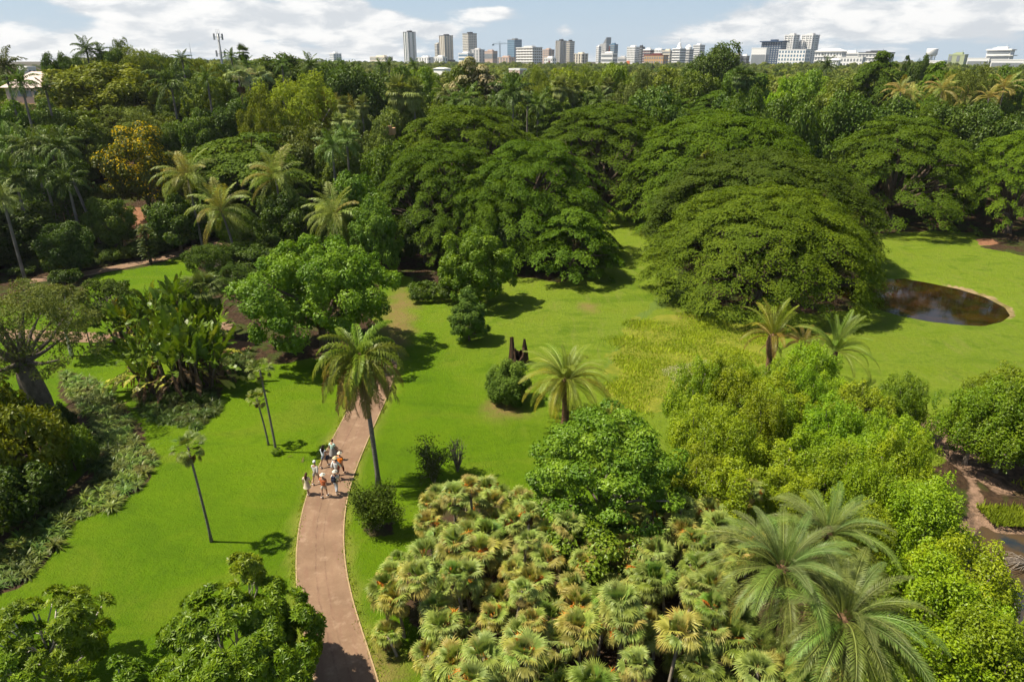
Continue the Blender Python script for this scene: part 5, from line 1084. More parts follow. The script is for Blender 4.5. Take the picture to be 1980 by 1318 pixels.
# understory shrubs on the shaded left
for i in range(190):
    px, py = random.uniform(-60, 760), random.uniform(395, 560)
    if px > 420 and py > 520: continue
    x, y = hit(px, py); ax_, ay_ = np.array([x]), np.array([y])
    if any(sdf(c_, ax_, ay_)[0] < 1.2 for c_ in clear) or np.min(np.hypot(path3[:, 0] - x, path3[:, 1] - y)) < 2.6: continue
    tone, col = random.choice([('dark green', (.05, .10, .02)), ('green', (.085, .15, .025)), ('yellow green', (.15, .19, .03)), ('deep green', (.04, .085, .018))])
    s_ = 'around the red earth beds' if px < 330 else 'under the coconut palms' if px < 620 else 'in the shade of the layered rain tree'
    build_tree('bush', x, y, random.uniform(1.2, 2.3), random.uniform(1.2, 2.8), col, '%s shrub %s' % (tone, s_), 'leafy_shrub', 'shrub', group='%s shrubs %s' % (tone, s_))
x, y = hit(165, 378); build_tree('bush', x, y, 1.7, 2.4, (.25, .045, .03), 'red leaved shrub at the edge of the red earth bed', 'red_shrub', 'shrub')
x, y = hit(195, 392); build_tree('bush', x, y, 2.6, 3.0, (.17, .19, .05), 'pale green round shrub beside the red leaved one', 'leafy_shrub', 'shrub')
# mass of the far wood: one object, instances of four crowns
FARC = []
for i in range(3): FARC.append(crown_round(5.2, 1.0, 9.5, 34, 1.6, 2600, 1.0, .6, LEAF_FAR, 'far_crown')[0])
FARC.append(crown_umbrella(7, 8.5, 4, 60, 3200, 1.0, .55, LEAF_FAR, 2.0, 'far_crown', (1.3, 2.4), 2.0)[0])
pts, sc, kd = [], [], []
rf = random.Random(3); yy = 232.0
while yy < 1650:
    st_ = 6.4 + (yy - 230) * .012; half = yy * .80 + 10; xx = -half
    while xx < half:
        x = xx + rf.uniform(-2.5, 2.5); y = yy + rf.uniform(-2.5, 2.5); g = gz(x, y); s = rf.uniform(.65, 1.15); H = 9.3 * s
        px, py = to_px(x, y, g + H); s = min(s, max(.25, (z_of(sil(px) - 1, y) - g) / 9.3)); pts.append((x, y, g)); sc.append(s * (1 + (yy - 230) / 1800)); kd.append(rf.choice([0, 0, 1, 1, 2, 2, 3])); xx += st_
    yy += st_ * (1.0 + (yy - 230) / 700)
print('far wood', len(pts))
src = []
for i, m_ in enumerate(FARC):
    x = [-140, -40, 70, 150][i]; y = 226; t_ = thing('distant_tree', 'small distant tree at the front of the far wood, number differs by crown shape', 'tree', (x, y, gz(x, y)), 0, None)
    t_['label'] = ['small rounded tree far back on the left behind the slope', 'small rounded tree far back below the glass tower', 'small rounded tree far back below the orange building', 'small flat topped tree far back below the grey flats'][i]
    src.append(part('crown', m_, t_))
me = bpy.data.meshes.new('far_wood'); me.from_pydata(pts, [], [])
a = me.attributes.new('kd', 'INT', 'POINT'); a.data.foreach_set('value', kd); a = me.attributes.new('sc', 'FLOAT', 'POINT'); a.data.foreach_set('value', sc)
fw = bpy.data.objects.new('far_wood', me); COL.objects.link(fw); fw['kind'] = 'stuff'; fw['label'] = 'continuous far wood running back to the town'
ng = bpy.data.node_groups.new('far_wood', 'GeometryNodeTree'); ng.interface.new_socket('Geometry', in_out='INPUT', socket_type='NodeSocketGeometry'); ng.interface.new_socket('Geometry', in_out='OUTPUT', socket_type='NodeSocketGeometry')
gi = ng.nodes.new('NodeGroupInput'); go = ng.nodes.new('NodeGroupOutput'); jn = ng.nodes.new('GeometryNodeJoinGeometry')
na = ng.nodes.new('GeometryNodeInputNamedAttribute'); na.data_type = 'INT'; na.inputs[0].default_value = 'kd'; ns = ng.nodes.new('GeometryNodeInputNamedAttribute'); ns.data_type = 'FLOAT'; ns.inputs[0].default_value = 'sc'
rv = ng.nodes.new('FunctionNodeRandomValue'); rv.data_type = 'FLOAT'; rv.inputs[3].default_value = 6.28; cz = ng.nodes.new('ShaderNodeCombineXYZ'); ng.links.new(rv.outputs[1], cz.inputs[2])
for i, o in enumerate(src):
    oi = ng.nodes.new('GeometryNodeObjectInfo'); oi.transform_space = 'ORIGINAL'; oi.inputs[0].default_value = o; oi.inputs[1].default_value = False
    cp = ng.nodes.new('FunctionNodeCompare'); cp.data_type = 'INT'; cp.operation = 'EQUAL'; ng.links.new(na.outputs[0], cp.inputs[2]); cp.inputs[3].default_value = i
    ip = ng.nodes.new('GeometryNodeInstanceOnPoints'); ng.links.new(gi.outputs[0], ip.inputs[0]); ng.links.new(cp.outputs[0], ip.inputs[1]); ng.links.new(oi.outputs['Geometry'], ip.inputs[2]); ng.links.new(cz.outputs[0], ip.inputs['Rotation']); ng.links.new(ns.outputs[0], ip.inputs['Scale']); ng.links.new(ip.outputs[0], jn.inputs[0])
ng.links.new(jn.outputs[0], go.inputs[0]); md = fw.modifiers.new('scatter', 'NODES'); md.node_group = ng
# wild grass in the wet hollow
def tufts(poly, n, name, h0, h1, col, wd=.05):
    P = np.array(poly); lo, hi = P.min(0), P.max(0); q = RNG.uniform(lo, hi, (n * 3, 2)); wv_ = np.sin(q[:, 0] * .7 + 1.3 * np.sin(q[:, 1] * .5)) + np.sin(q[:, 1] * 1.1 + q[:, 0] * .4) + RNG.normal(size=len(q)) * .5; q = q[(sdf(poly, q[:, 0], q[:, 1]) < -.9 + .9 * wv_) & (wv_ + RNG.uniform(-.4, 2.2, len(q)) > -.1)][:n]; n = len(q)
    dn = np.sin(q[:, 0] * .9 + np.sin(q[:, 1])) * np.cos(q[:, 1] * .8) * .5 + .5; h = RNG.uniform(h0, h1, n) * (.5 + .8 * dn); a = RNG.uniform(0, 6.28, n); ld = np.c_[RNG.normal(size=(n, 2)) * .3, np.zeros(n)] * h[:, None]
    b = np.c_[q, base_h(q[:, 0], q[:, 1]) - .02]; s = np.c_[np.cos(a), np.sin(a), np.zeros(n)] * wd; V = np.stack([b - s, b + s, b + ld + np.c_[np.zeros((n, 2)), h]], 1).reshape(-1, 3)
    t_ = np.repeat(np.clip(dn * .6 + RNG.uniform(0, .4, n), 0, 1), 3); o = setting(name, np_mesh(name, V, np.arange(3 * n).reshape(-1, 3), LEAF_SOFT, {'tint': t_}), 'stuff'); o.color = (*warm(col), 1); return o
tufts(WILD, 22000, 'wild_grass', .08, .36, (.34, .37, .05)); tufts(ISLE, 5000, 'marsh_grass', .2, .5, (.22, .30, .04)); tufts(TRACK, 6000, 'track_grass', .06, .2, (.20, .29, .06))
# grass creeping over the path edges
q_ = main_l; T_ = np.gradient(q_, axis=0); T_ /= np.linalg.norm(T_, axis=1)[:, None]; N_ = np.c_[-T_[:, 1], T_[:, 0]]; n = 4000; k = RNG.integers(0, len(q_), n); sg = RNG.choice([-1, 1], n)
o_ = 1.33 + .12 + .10 * np.sin(k * .7 + sg) + .07 * np.sin(k * 1.9) + RNG.normal(size=n) * .10; P_ = q_[k] + N_[k] * (o_ * sg)[:, None] + RNG.normal(size=(n, 2)) * .2 * T_[k]; h_ = RNG.uniform(.05, .13, n); a_ = RNG.uniform(0, 6.28, n)
b_ = np.c_[P_, base_h(P_[:, 0], P_[:, 1]) + .02]; s_ = np.c_[np.cos(a_), np.sin(a_), np.zeros(n)] * .035; V_ = np.stack([b_ - s_, b_ + s_, b_ + np.c_[RNG.normal(size=(n, 2)) * .05, h_]], 1).reshape(-1, 3)
o = setting('verge_grass', np_mesh('verge_grass', V_, np.arange(3 * n).reshape(-1, 3), LEAF_SOFT, {'tint': np.repeat(RNG.uniform(0, 1, n), 3)}), 'stuff'); o.color = (.21, .27, .012, 1)
# fallen fronds on the grass
for px, py, lab in [(567, 886, 'fallen dry palm frond on the lawn next to the walkers'), (588, 888, 'second fallen dry frond nearer the path edge')]:
    q = ray_at(px, py); single('fallen_frond', QDEAD[0], lab, 'fallen frond', (q[0], q[1], .25), random.uniform(0, 6), scale=(.3, .3, .15))

# thin tropical haze, one closed box
hm, t = mat('haze_material'); pv = t.new('ShaderNodeVolumePrincipled'); pv.inputs['Color'].default_value = (.88, .93, 1, 1); pv.inputs['Density'].default_value = 0.00007; pv.inputs['Anisotropy'].default_value = .2
ho = t.new('ShaderNodeOutputMaterial'); t.l.new(pv.outputs[0], ho.inputs[1]); mb = MB(); mb.box((0, 1150, 59.5), (4600, 2900, 125)); o = setting('haze', mb.mesh('haze', hm), 'stuff')
# ------------------------------------------------------------------ town on the horizon
WHITE = plain('white_render_material', (.86, .85, .83), .8, .2, .04, .05); CREAM = plain('cream_render_material', (.70, .64, .53), .8, .2, .05, .05); GREYC = plain('grey_render_material', (.60, .59, .58), .8, .2, .06, .05)
TAN = plain('tan_render_material', (.55, .34, .17), .8, .2, .05, .05); PINKC = plain('pinkish_render_material', (.56, .43, .36), .8, .2, .05, .05); MAROON = plain('maroon_render_material', (.17, .05, .045), .8, .2, .05, .05); ORANGE = plain('orange_panel_material', (.60, .17, .05), .7, .2, .05, .05)
GREENB = plain('pale_green_render_material', (.40, .45, .27), .8, .2, .05, .05); BLUE = plain('dark_blue_cladding_material', (.035, .07, .14), .5, .4, .06, .05); DKGREY = plain('charcoal_cladding_material', (.07, .075, .085), .6, .3, .06, .05)
GLASSD = plain('dark_glass_material', (.25, .27, .29), .2, .6, .3, .04); GLASSB = plain('blue_glass_material', (.13, .23, .33), .2, .6, .2, .02); ROOFW = plain('white_roof_material', (.80, .79, .76), .6, .3, .04, .1); ROOFP = plain('pinkish_roof_material', (.62, .50, .44), .7, .2, .06, 2.0)
STEEL = plain('galvanised_steel_material', (.30, .31, .32), .5, .4, .08, 2.0, .3); CRANE = plain('blue_grey_crane_material', (.22, .30, .36), .6, .3, .08, 1.0)
def building(label, px0, px1, pytop, D, wall, glass=GLASSD, style='grid', floors=10, cols=5, yaw=38, depth=.8, top=None, name='tower_block', cat='building', slab=None, fin=None, base=None, plant=True, accents=(), cols2=None):
    cx = (px0 + px1) / 2; T = z_of(pytop, D); x = x_of(cx, D, T); g = float(base_h(x, D)) - 1; H = T - g; Wa = (px1 - px0) / FPX * (D * math.cos(PITCH) + (CAM_H - T) * math.sin(PITCH)); yw = -rad(42 + yaw * .35)
    a = Wa / (math.cos(yw) + depth * math.sin(abs(yw))); b = a * depth; t_ = thing(name, label, cat, (x, D, g), yw)
    mb = MB(); mb.box((0, 0, H / 2), (a, b, H)); part('wall', mb.mesh('building_wall', wall), t_)
    fh = H / floors; wn = MB(); sl = MB(); cols2 = cols2 or max(2, int(cols * depth))
    faces = [((0, -1), a, b / 2, cols), ((-1, 0), b, a / 2, cols2), ((1, 0), b, a / 2, cols2)]
    for (nx_, ny_), w_, off, nc in faces:
        for f in range(floors):
            zc = fh * (f + .5)
            if style == 'bands' or style == 'glass':
                hh = fh * (.5 if style == 'bands' else .86); d = (w_ * .94, .5, hh) if ny_ else (.5, w_ * .94, hh); wn.box((nx_ * off, ny_ * off, zc), d)
            else:
                for c_ in range(nc):
                    u = (c_ + .5) / nc * w_ - w_ / 2; cw = w_ / nc * (.52 if style == 'grid' else .75)
                    if style == 'strips' and c_ % 2: continue
                    hh = fh * (.55 if style == 'grid' else .82); d = (cw, .5, hh) if ny_ else (.5, cw, hh); wn.box((nx_ * off + (u if ny_ else 0), ny_ * off + (u if nx_ else 0), zc), d)
            if slab: d = (w_ * 1.0, 1.6, fh * .16) if ny_ else (1.6, w_ * 1.0, fh * .16); sl.box((nx_ * off, ny_ * off, fh * (f + 1) - fh * .1), d)
    part('windows', wn.mesh('building_windows', glass), t_, kind='stuff')
    if slab: part('balcony_slabs', sl.mesh('building_slabs', slab), t_, kind='stuff')
    if fin:
        fb = MB()
        for u in (-.46, -.1, .22, .46): fb.box((u * a, -b / 2 - .4, H * .5), (a * .055, 1.6, H * 1.0))
        for u in (-.3, .3): fb.box((-a / 2 - .4, u * b, H * .5), (1.6, b * .08, H)); fb.box((a / 2 + .4, u * b, H * .5), (1.6, b * .08, H))
        part('fins', fb.mesh('building_fins', fin), t_)
    rb = MB(); rb.box((0, 0, H + .5), (a * 1.03, b * 1.03, 1.0))
    if plant: rb.box((a * .05, 0, H + 2.2), (a * .45, b * .4, 2.6)); rb.box((-a * .25, b * .1, H + 1.6), (a * .2, b * .25, 1.6)); rb.tube([(a * .2, 0, H), (a * .2, 0, H + 6)], .2, 4)
    part('roof', rb.mesh('building_roof', top or wall), t_)
    if base: bb = MB(); bb.box((0, 0, base[1] * H / 2), (a * 1.25, b * 1.25, base[1] * H)); part('podium', bb.mesh('building_podium', base[0]), t_)
    for (m_, u0, u1, v0, v1) in accents:
        ab = MB(); ab.box(((u0 + u1) / 2 * a - a / 2, -b / 2 - .5, (v0 + v1) / 2 * H), ((u1 - u0) * a, .6, (v1 - v0) * H)); part('accent_panel', ab.mesh('accent_panel', m_), t_)
    return t_, a, b, H
B = building
B('white block with blue windows standing alone above the trees on the left', 636, 661, 105, 1350, WHITE, GLASSB, 'grid', 8, 4)
B('long low pale apartment block left of the glass tower', 712, 762, 111, 1500, CREAM, GLASSD, 'grid', 4, 12, 20, .3, name='apartment_block')
B('tallest tower, dark glass sides with white vertical strips', 779, 804, 63, 1700, WHITE, plain('green_glass_material', (.14, .20, .20), .2, .6, .3, .04), 'strips', 30, 5, 30, .9, DKGREY, fin=WHITE)
B('low white and grey striped flats between the glass and beige towers', 805, 842, 112, 1500, WHITE, GLASSD, 'strips', 4, 9, 18, .4, name='apartment_block')
B('narrow cream tower touching the beige tower', 840, 853, 86, 1750, CREAM, GLASSD, 'bands', 17, 3, 40, .9)
B('beige tower with a charcoal base and vertical strips', 849, 876, 70, 1650, plain('beige_render_material', (.68, .62, .54), .8, .2, .05, .05), GLASSD, 'strips', 24, 7, 36, .9, DKGREY, fin=CREAM, base=(DKGREY, .30))
B('low white building in front of the beige tower', 838, 866, 111, 1350, WHITE, GLASSD, 'grid', 3, 5, 15, .4, ROOFW, name='low_building')
B('cream tower with dark balconies on its shaded side', 894, 922, 66, 1600, CREAM, GLASSD, 'grid', 22, 6, 36, .95, DKGREY, slab=WHITE)
B('low white office below the cream tower', 886, 916, 104, 1400, WHITE, GLASSB, 'bands', 5, 5, 16, .5, name='office_block')
B('grey office with vertical strips beside the cream tower', 910, 937, 97, 1500, GREYC, GLASSD, 'strips', 7, 6, 20, .5, name='office_block')
B('brownish windowless block beside the grey office', 935, 962, 100, 1550, PINKC, GLASSD, 'bands', 2, 2, 12, .5, name='flat_block')
B('blue glass office with a rounded corner look behind the construction block', 981, 1009, 78, 1700, GLASSB, plain('pale_mullion_material', (.20, .31, .42), .25, .6, .1, .04), 'bands', 16, 5, 30, .8, STEEL)
B('pinkish low block in front of the blue glass office', 962, 996, 112, 1400, PINKC, GLASSD, 'strips', 5, 8, 14, .5, name='apartment_block')
B('white open concrete frame block under construction', 998, 1048, 93, 1350, WHITE, plain('open_floor_material', (.16, .12, .09), .9, .1, .3, .05), 'grid', 9, 11, 22, .5, GREYC, slab=WHITE)
B('pale pink block behind the construction frame', 1048, 1072, 97, 1700, PINKC, GLASSD, 'grid', 9, 4, 30, .7)
B('low white flats with a red panel by the twin tower', 1052, 1076, 113, 1350, WHITE, GLASSD, 'grid', 4, 5, 15, .5, accents=[(MAROON, .55, .75, .2, .8)], name='apartment_block')
B('grey brown tower, left half of the twin pair', 1075, 1095, 80, 1500, plain('grey_brown_material', (.50, .46, .43), .8, .2, .06, .05), GLASSD, 'grid', 15, 4, 34, 1.0, DKGREY, slab=CREAM, fin=GREYC)
B('lighter grey tower, right half of the twin pair', 1094, 1111, 81, 1520, GREYC, GLASSD, 'grid', 15, 4, 30, 1.0, DKGREY, slab=CREAM)
B('cream and charcoal low office right of the twin pair', 1110, 1137, 105, 1450, CREAM, DKGREY, 'strips', 6, 7, 24, .6, name='office_block')
B('white slab at the side of the stepped office', 1153, 1163, 91, 1500, WHITE, GLASSD, 'grid', 12, 2, 30, .9)
t_, a, b, H = B('stepped grey office with a pointed sloping crown', 1161, 1181, 86, 1560, GREYC, GLASSD, 'grid', 14, 4, 28, .8)
sb = MB(); sb.add([(-a * .1, -b / 2, H), (a * .5, -b / 2, H), (a * .5, -b / 2, H + 13), (-a * .1, b / 2, H), (a * .5, b / 2, H), (a * .5, b / 2, H + 13)], [(0, 1, 2), (5, 4, 3), (1, 4, 5, 2), (0, 2, 5, 3), (0, 3, 4, 1)]); part('pointed_crown', sb.mesh('pointed_crown', STEEL), t_)
B('bluish office attached to the stepped one with a red strip', 1178, 1195, 87, 1540, GLASSB, GLASSD, 'bands', 13, 3, 24, .7, accents=[(MAROON, .05, .2, .3, .95)])
B('low white annex in front of the stepped office', 1163, 1193, 104, 1400, WHITE, GLASSD, 'bands', 4, 4, 12, .5, name='office_block')
B('white tower with an orange band near its base', 1213, 1236, 92, 1350, WHITE, GLASSD, 'grid', 11, 6, 24, .6, accents=[(ORANGE, .05, .45, .28, .45)])
B('charcoal slab attached to the white tower', 1233, 1247, 92, 1380, DKGREY, GLASSD, 'bands', 10, 2, 24, .8)
B('white and maroon balconied flats', 1244, 1264, 97, 1300, MAROON, GLASSD, 'grid', 9, 5, 20, .6, WHITE, slab=WHITE, name='apartment_block')
B('tan orange low block with three rows of windows', 1248, 1290, 108, 1200, TAN, GLASSD, 'grid', 4, 8, 16, .35, MAROON, name='apartment_block')
B('white flats with balconies behind the tan block', 1262, 1286, 97, 1500, WHITE, GLASSD, 'grid', 8, 6, 20, .5, plant=True, name='apartment_block')
B('cream banded office beside the tan block', 1281, 1302, 99, 1350, CREAM, GLASSD, 'bands', 7, 4, 20, .6, name='office_block')
t_, a, b, H = B('round cornered tower with white balcony bands and a small dome', 1301, 1326, 95, 1300, WHITE, GLASSD, 'bands', 9, 4, 32, .9, slab=WHITE)
sb = MB(); sb.lathe([(a * .22, H), (a * .2, H + 5), (a * .12, H + 9), (.4, H + 11), (.3, H + 18)], 12); part('roof_spire', sb.mesh('roof_spire', WHITE), t_)
t_, a, b, H = B('second banded tower with a white domed roof', 1322, 1341, 96, 1320, GREYC, GLASSD, 'bands', 9, 4, 26, .9, slab=WHITE)
sb = MB(); sb.lathe([(a * .5, H), (a * .42, H + 4), (a * .2, H + 7), (.2, H + 8)], 14); part('roof_dome', sb.mesh('roof_dome', ROOFW), t_)
B('slim white banded tower left of the single dark tree', 1341, 1363, 88, 1600, WHITE, GLASSD, 'bands', 12, 4, 34, .9)
B('grey block just right of the single dark tree', 1424, 1434, 106, 1350, CREAM, GLASSD, 'grid', 5, 3, 20, .7); B('dark windowed block right of the single dark tree', 1432, 1449, 109, 1350, DKGREY, GLASSD, 'grid', 5, 4, 20, .7, WHITE)
B('plain white slab front of the navy tower', 1456, 1486, 94, 1200, WHITE, GLASSD, 'bands', 1, 1, 10, .4, plant=False)
t_, a, b, H = B('navy tower with an overhanging roof', 1476, 1519, 82, 1300, BLUE, plain('pale_window_material', (.35, .37, .38), .4, .4, .2, .05), 'grid', 14, 8, 18, .5, BLUE, plant=False)
sb = MB(); sb.box((0, 0, H + 1), (a * 1.14, b * 1.3, 1.6)); sb.box((0, 0, H + 3), (a * .3, b * .4, 2.5)); part('overhanging_roof', sb.mesh('overhanging_roof', BLUE), t_)
for x0, x1, py, lab in [(1519, 1546, 69, 'first white twin tower with staggered balconies'), (1552, 1584, 69, 'second white twin tower with staggered balconies'), (1540, 1560, 82, 'lower white tower joining the twin towers')]:
    B(lab, x0, x1, py, 1350, WHITE, GLASSD, 'grid', 17, 6, 34, .9, GREYC, slab=WHITE, fin=WHITE)
B('bright white podium flats below the twin towers', 1511, 1562, 97, 1250, WHITE, GLASSB, 'grid', 6, 9, 16, .35, plant=False, name='apartment_block')
def hip(t_, a, b, H, m_, r=5): 
    sb = MB(); sb.add([(-a * .54, -b * .6, H + .8), (a * .54, -b * .6, H + .8), (a * .54, b * .6, H + .8), (-a * .54, b * .6, H + .8), (-a * .3, 0, H + r), (a * .3, 0, H + r)], [(0, 1, 5, 4), (2, 3, 4, 5), (1, 2, 5), (3, 0, 4), (3, 2, 1, 0)]); part('hip_roof', sb.mesh('hip_roof', m_), t_)
q = B('white flats with hip roofs and grey balconies', 1582, 1631, 101, 1150, WHITE, GLASSD, 'grid', 5, 9, 18, .35, ROOFW, slab=GREYC, plant=False, name='apartment_block'); hip(*q, ROOFW)
q = B('small white roofed house block below the hip roofed flats', 1604, 1624, 118, 850, WHITE, GLASSD, 'grid', 3, 4, 15, .5, ROOFW, plant=False, name='low_building'); hip(*q, ROOFW, 3)
B('white terraced flats with a stepped top', 1630, 1662, 103, 1150, WHITE, GLASSD, 'bands', 6, 6, 18, .4, name='apartment_block'); B('lower white terrace in front of the stepped flats', 1625, 1668, 112, 1000, WHITE, GLASSD, 'grid', 4, 8, 15, .3, ROOFW, plant=False, name='apartment_block')
B('grey flats with slanting roof ends left of the water tower', 1668, 1722, 103, 1100, GREYC, GLASSD, 'grid', 5, 9, 20, .35, DKGREY, slab=WHITE, name='apartment_block')
B('white house roofs below the water tower', 1795, 1828, 119, 900, WHITE, GLASSD, 'grid', 2, 5, 20, .5, ROOFW, plant=False, name='low_building')
B('pale green building right of the water tower', 1838, 1869, 107, 1000, GREENB, GLASSD, 'strips', 3, 4, 24, .6, name='office_block')
B('long low white roofs toward the right edge', 1876, 1912, 114, 900, WHITE, GLASSD, 'bands', 2, 4, 14, .4, ROOFW, plant=False, name='low_building')
t_, a, b, H = B('white office with jutting flat roofs near the right edge', 1914, 1958, 97, 900, WHITE, GLASSD, 'bands', 5, 4, 22, .6, WHITE, name='office_block')
sb = MB(); [sb.box((a * .08 * k, 0, H * (1 - .2 * k)), (a * 1.12, b * 1.16, 1.0)) for k in range(4)]; part('jutting_slab', sb.mesh('jutting_slab', ROOFW), t_)
B('low white building at the right edge below the jutting office', 1925, 1978, 117, 800, WHITE, GLASSD, 'bands', 2, 6, 14, .4, ROOFW, plant=False, name='low_building')
B('white block at the foot of the tan and banded towers', 1195, 1214, 112, 1500, GREYC, GLASSD, 'bands', 3, 4, 14, .4, name='low_building')
q = B('white gabled roof among the trees below the beige tower', 838, 872, 136, 420, WHITE, GLASSD, 'grid', 1, 4, 12, .5, ROOFW, plant=False, name='warehouse'); hip(*q, ROOFW, 1.5)
q = B('grey pink warehouse among the trees below the construction block', 984, 1018, 136, 420, PINKC, GLASSD, 'bands', 1, 2, 15, .6, ROOFW, plant=False, name='warehouse')
B('long white school like building on the left horizon', 22, 82, 132, 420, WHITE, GLASSD, 'grid', 2, 14, 8, .2, ROOFW, plant=False, name='long_building')
B('white roofed building lower than the long one on the left', 55, 98, 144, 330, WHITE, GLASSD, 'grid', 2, 8, 8, .3, ROOFW, plant=False, name='low_building')
# pinkish house on the slope
x, y = x_of(72, 152, 22), 152; g = z_of(190, 152) - 3; t_ = thing('house', 'house with a pinkish hipped roof and orange wall among palms on the left slope', 'house', (x, y, g), rad(-12))
mb = MB(); mb.box((0, 0, 2.6), (9, 7, 5.2)); part('wall', mb.mesh('house_wall', PINKC), t_)
mb = MB(); mb.add([(-5.2, -4.2, 5.2), (5.2, -4.2, 5.2), (5.2, 4.2, 5.2), (-5.2, 4.2, 5.2), (-.6, 0, 8.2), (2.2, 0, 8.2)], [(0, 1, 5, 4), (1, 2, 5), (2, 3, 4, 5), (3, 0, 4), (3, 2, 1, 0)]); part('roof', mb.mesh('house_roof', ROOFP), t_)
mb = MB(); mb.box((-1.5, -3.9, 1.1), (8.6, 1.0, 2.2)); part('terrace_wall', mb.mesh('terrace_wall', TAN), t_)
mb = MB(); [mb.box((u, -3.52, 4.0), (1.3, .12, 1.1)) for u in (-3, -1, 1, 3)]; part('window', mb.mesh('house_windows', GLASSD), t_)
x, y = x_of(745, 131, 14), 131; z_ = z_of(248, 131); mb = MB(); mb.box((0, 0, .6), (2.4, .5, 1.6)); mb.box((1.5, .8, .4), (.5, 1.6, 1.2)); single('garden_wall', mb.mesh('garden_wall', TAN), 'small orange garden wall glimpsed above the rain trees', 'wall', (x, y, z_ - 1))
# water tower
D = 950; T = z_of(94, D); x = x_of(1804, D, T); g = float(base_h(x, D)); H = T - g; t_ = thing('water_tower', 'white water tower with a round tank on slender legs', 'water tower', (x, D, g))
R = 9.5 / FPX * D * .95; mb = MB(); mb.lathe([(.1, H), (R * .96, H - .4), (R, H - 1), (R * .97, H - 7.5), (R * .85, H - 8.5), (.3, H - 9)], 24); part('tank', mb.mesh('tank', WHITE, True), t_)
for i in range(8): a = i * math.pi / 4; mb = MB(); mb.tube([(math.cos(a) * R * .62, math.sin(a) * R * .62, 0), (math.cos(a) * R * .72, math.sin(a) * R * .72, H - 8.6)], .38, 6); part('leg', mb.mesh('leg', WHITE), t_)
mb = MB(); mb.tube([(0, 0, 0), (0, 0, H - 8.8)], .8, 8); part('riser_pipe', mb.mesh('riser_pipe', WHITE), t_)
# masts
D = 260; T = z_of(66, D); x = x_of(421, D, T); g = float(base_h(x, D)); H = T - g; t_ = thing('phone_mast', 'grey phone mast with two rings of panel antennas above the trees', 'mast', (x, D, g))
mb = MB(); mb.tube([(0, 0, 0), (0, 0, H)], [.5, .32], 10); part('pole', mb.mesh('pole', STEEL, True), t_)
for zz in (H - 1.0, H - 6.4):
    mb = MB()
    for k in range(6): a = k * math.pi / 3; mb.tube([(0, 0, zz), (math.cos(a) * 1.5, math.sin(a) * 1.5, zz)], .08, 5); mb.tube([(math.cos(a) * 1.5, math.sin(a) * 1.5, zz), (math.cos(a + 1.047) * 1.5, math.sin(a + 1.047) * 1.5, zz)], .07, 5)
    part('antenna_ring', mb.mesh('antenna_ring', STEEL), t_)
    for k in range(6): a = k * math.pi / 3; mb = MB(); mb.box((math.cos(a) * 1.55, math.sin(a) * 1.55, zz + .1), (.38, .22, 2.0), a + 1.57); part('panel_antenna', mb.mesh('panel_antenna', STEEL), t_)
mb = MB(); [mb.tube([(dx_, 0, H), (dx_, 0, H + 1.6)], .05, 4) for dx_ in (-.5, 0, .6)]; part('whip_antenna', mb.mesh('whip_antenna', STEEL), t_)
D = 600; T = z_of(84, D); x = x_of(366, D, T); g = float(base_h(x, D)); mb = MB(); mb.tube([(0, 0, 0), (0, 0, T - g - 4)], [.34, .22], 6); mb.tube([(0, 0, T - g - 4), (0, 0, T - g)], .09, 5)
for k in range(24): mb.box((0, 0, 6 + k * 1.0), (.62, .08, .08), k)
single('radio_mast', mb.mesh('radio_mast', STEEL), 'thin faint radio mast behind the trees left of the phone mast', 'mast', (x, D, g))
# tower crane
D = 1500; T = z_of(86, D); x = x_of(966.5, D, T); g = float(base_h(x, D)); H = T - g; t_ = thing('tower_crane', 'blue grey tower crane with a horizontal jib between the offices', 'crane', (x, D, g), rad(8))
mb = MB(); [mb.tube([(a, b, 0), (a, b, H)], .28, 4) for a in (-1, 1) for b in (-1, 1)]
for k in range(int(H / 3)): s = 1 if k % 2 else -1; mb.tube([(-s, -1, k * 3), (s, -1, k * 3 + 3)], .16, 4); mb.tube([(-1, -s, k * 3), (-1, s, k * 3 + 3)], .16, 4)
part('mast', mb.mesh('crane_mast', CRANE), t_)
mb = MB(); [mb.tube([(-16, b, H), (24, b, H + .8)], .25, 4) for b in (-.7, .7)]; mb.tube([(-14, 0, H + 1.6), (22, 0, H + 2.2)], .25, 4)
for k in range(18): mb.tube([(-14 + 2 * k, -.7, H), (-13 + 2 * k, 0, H + 1.8)], .14, 4)
part('jib', mb.mesh('crane_jib', CRANE), t_); mb = MB(); mb.tube([(0, 0, H), (0, 0, H + 5)], .5, 4); mb.tube([(0, 0, H + 5), (18, 0, H + 1)], .1, 4); mb.tube([(0, 0, H + 5), (-13, 0, H + 1)], .1, 4); mb.box((-13.5, 0, H - 1.2), (4, 2, 2.6)); part('counterweight', mb.mesh('crane_top', CRANE), t_)

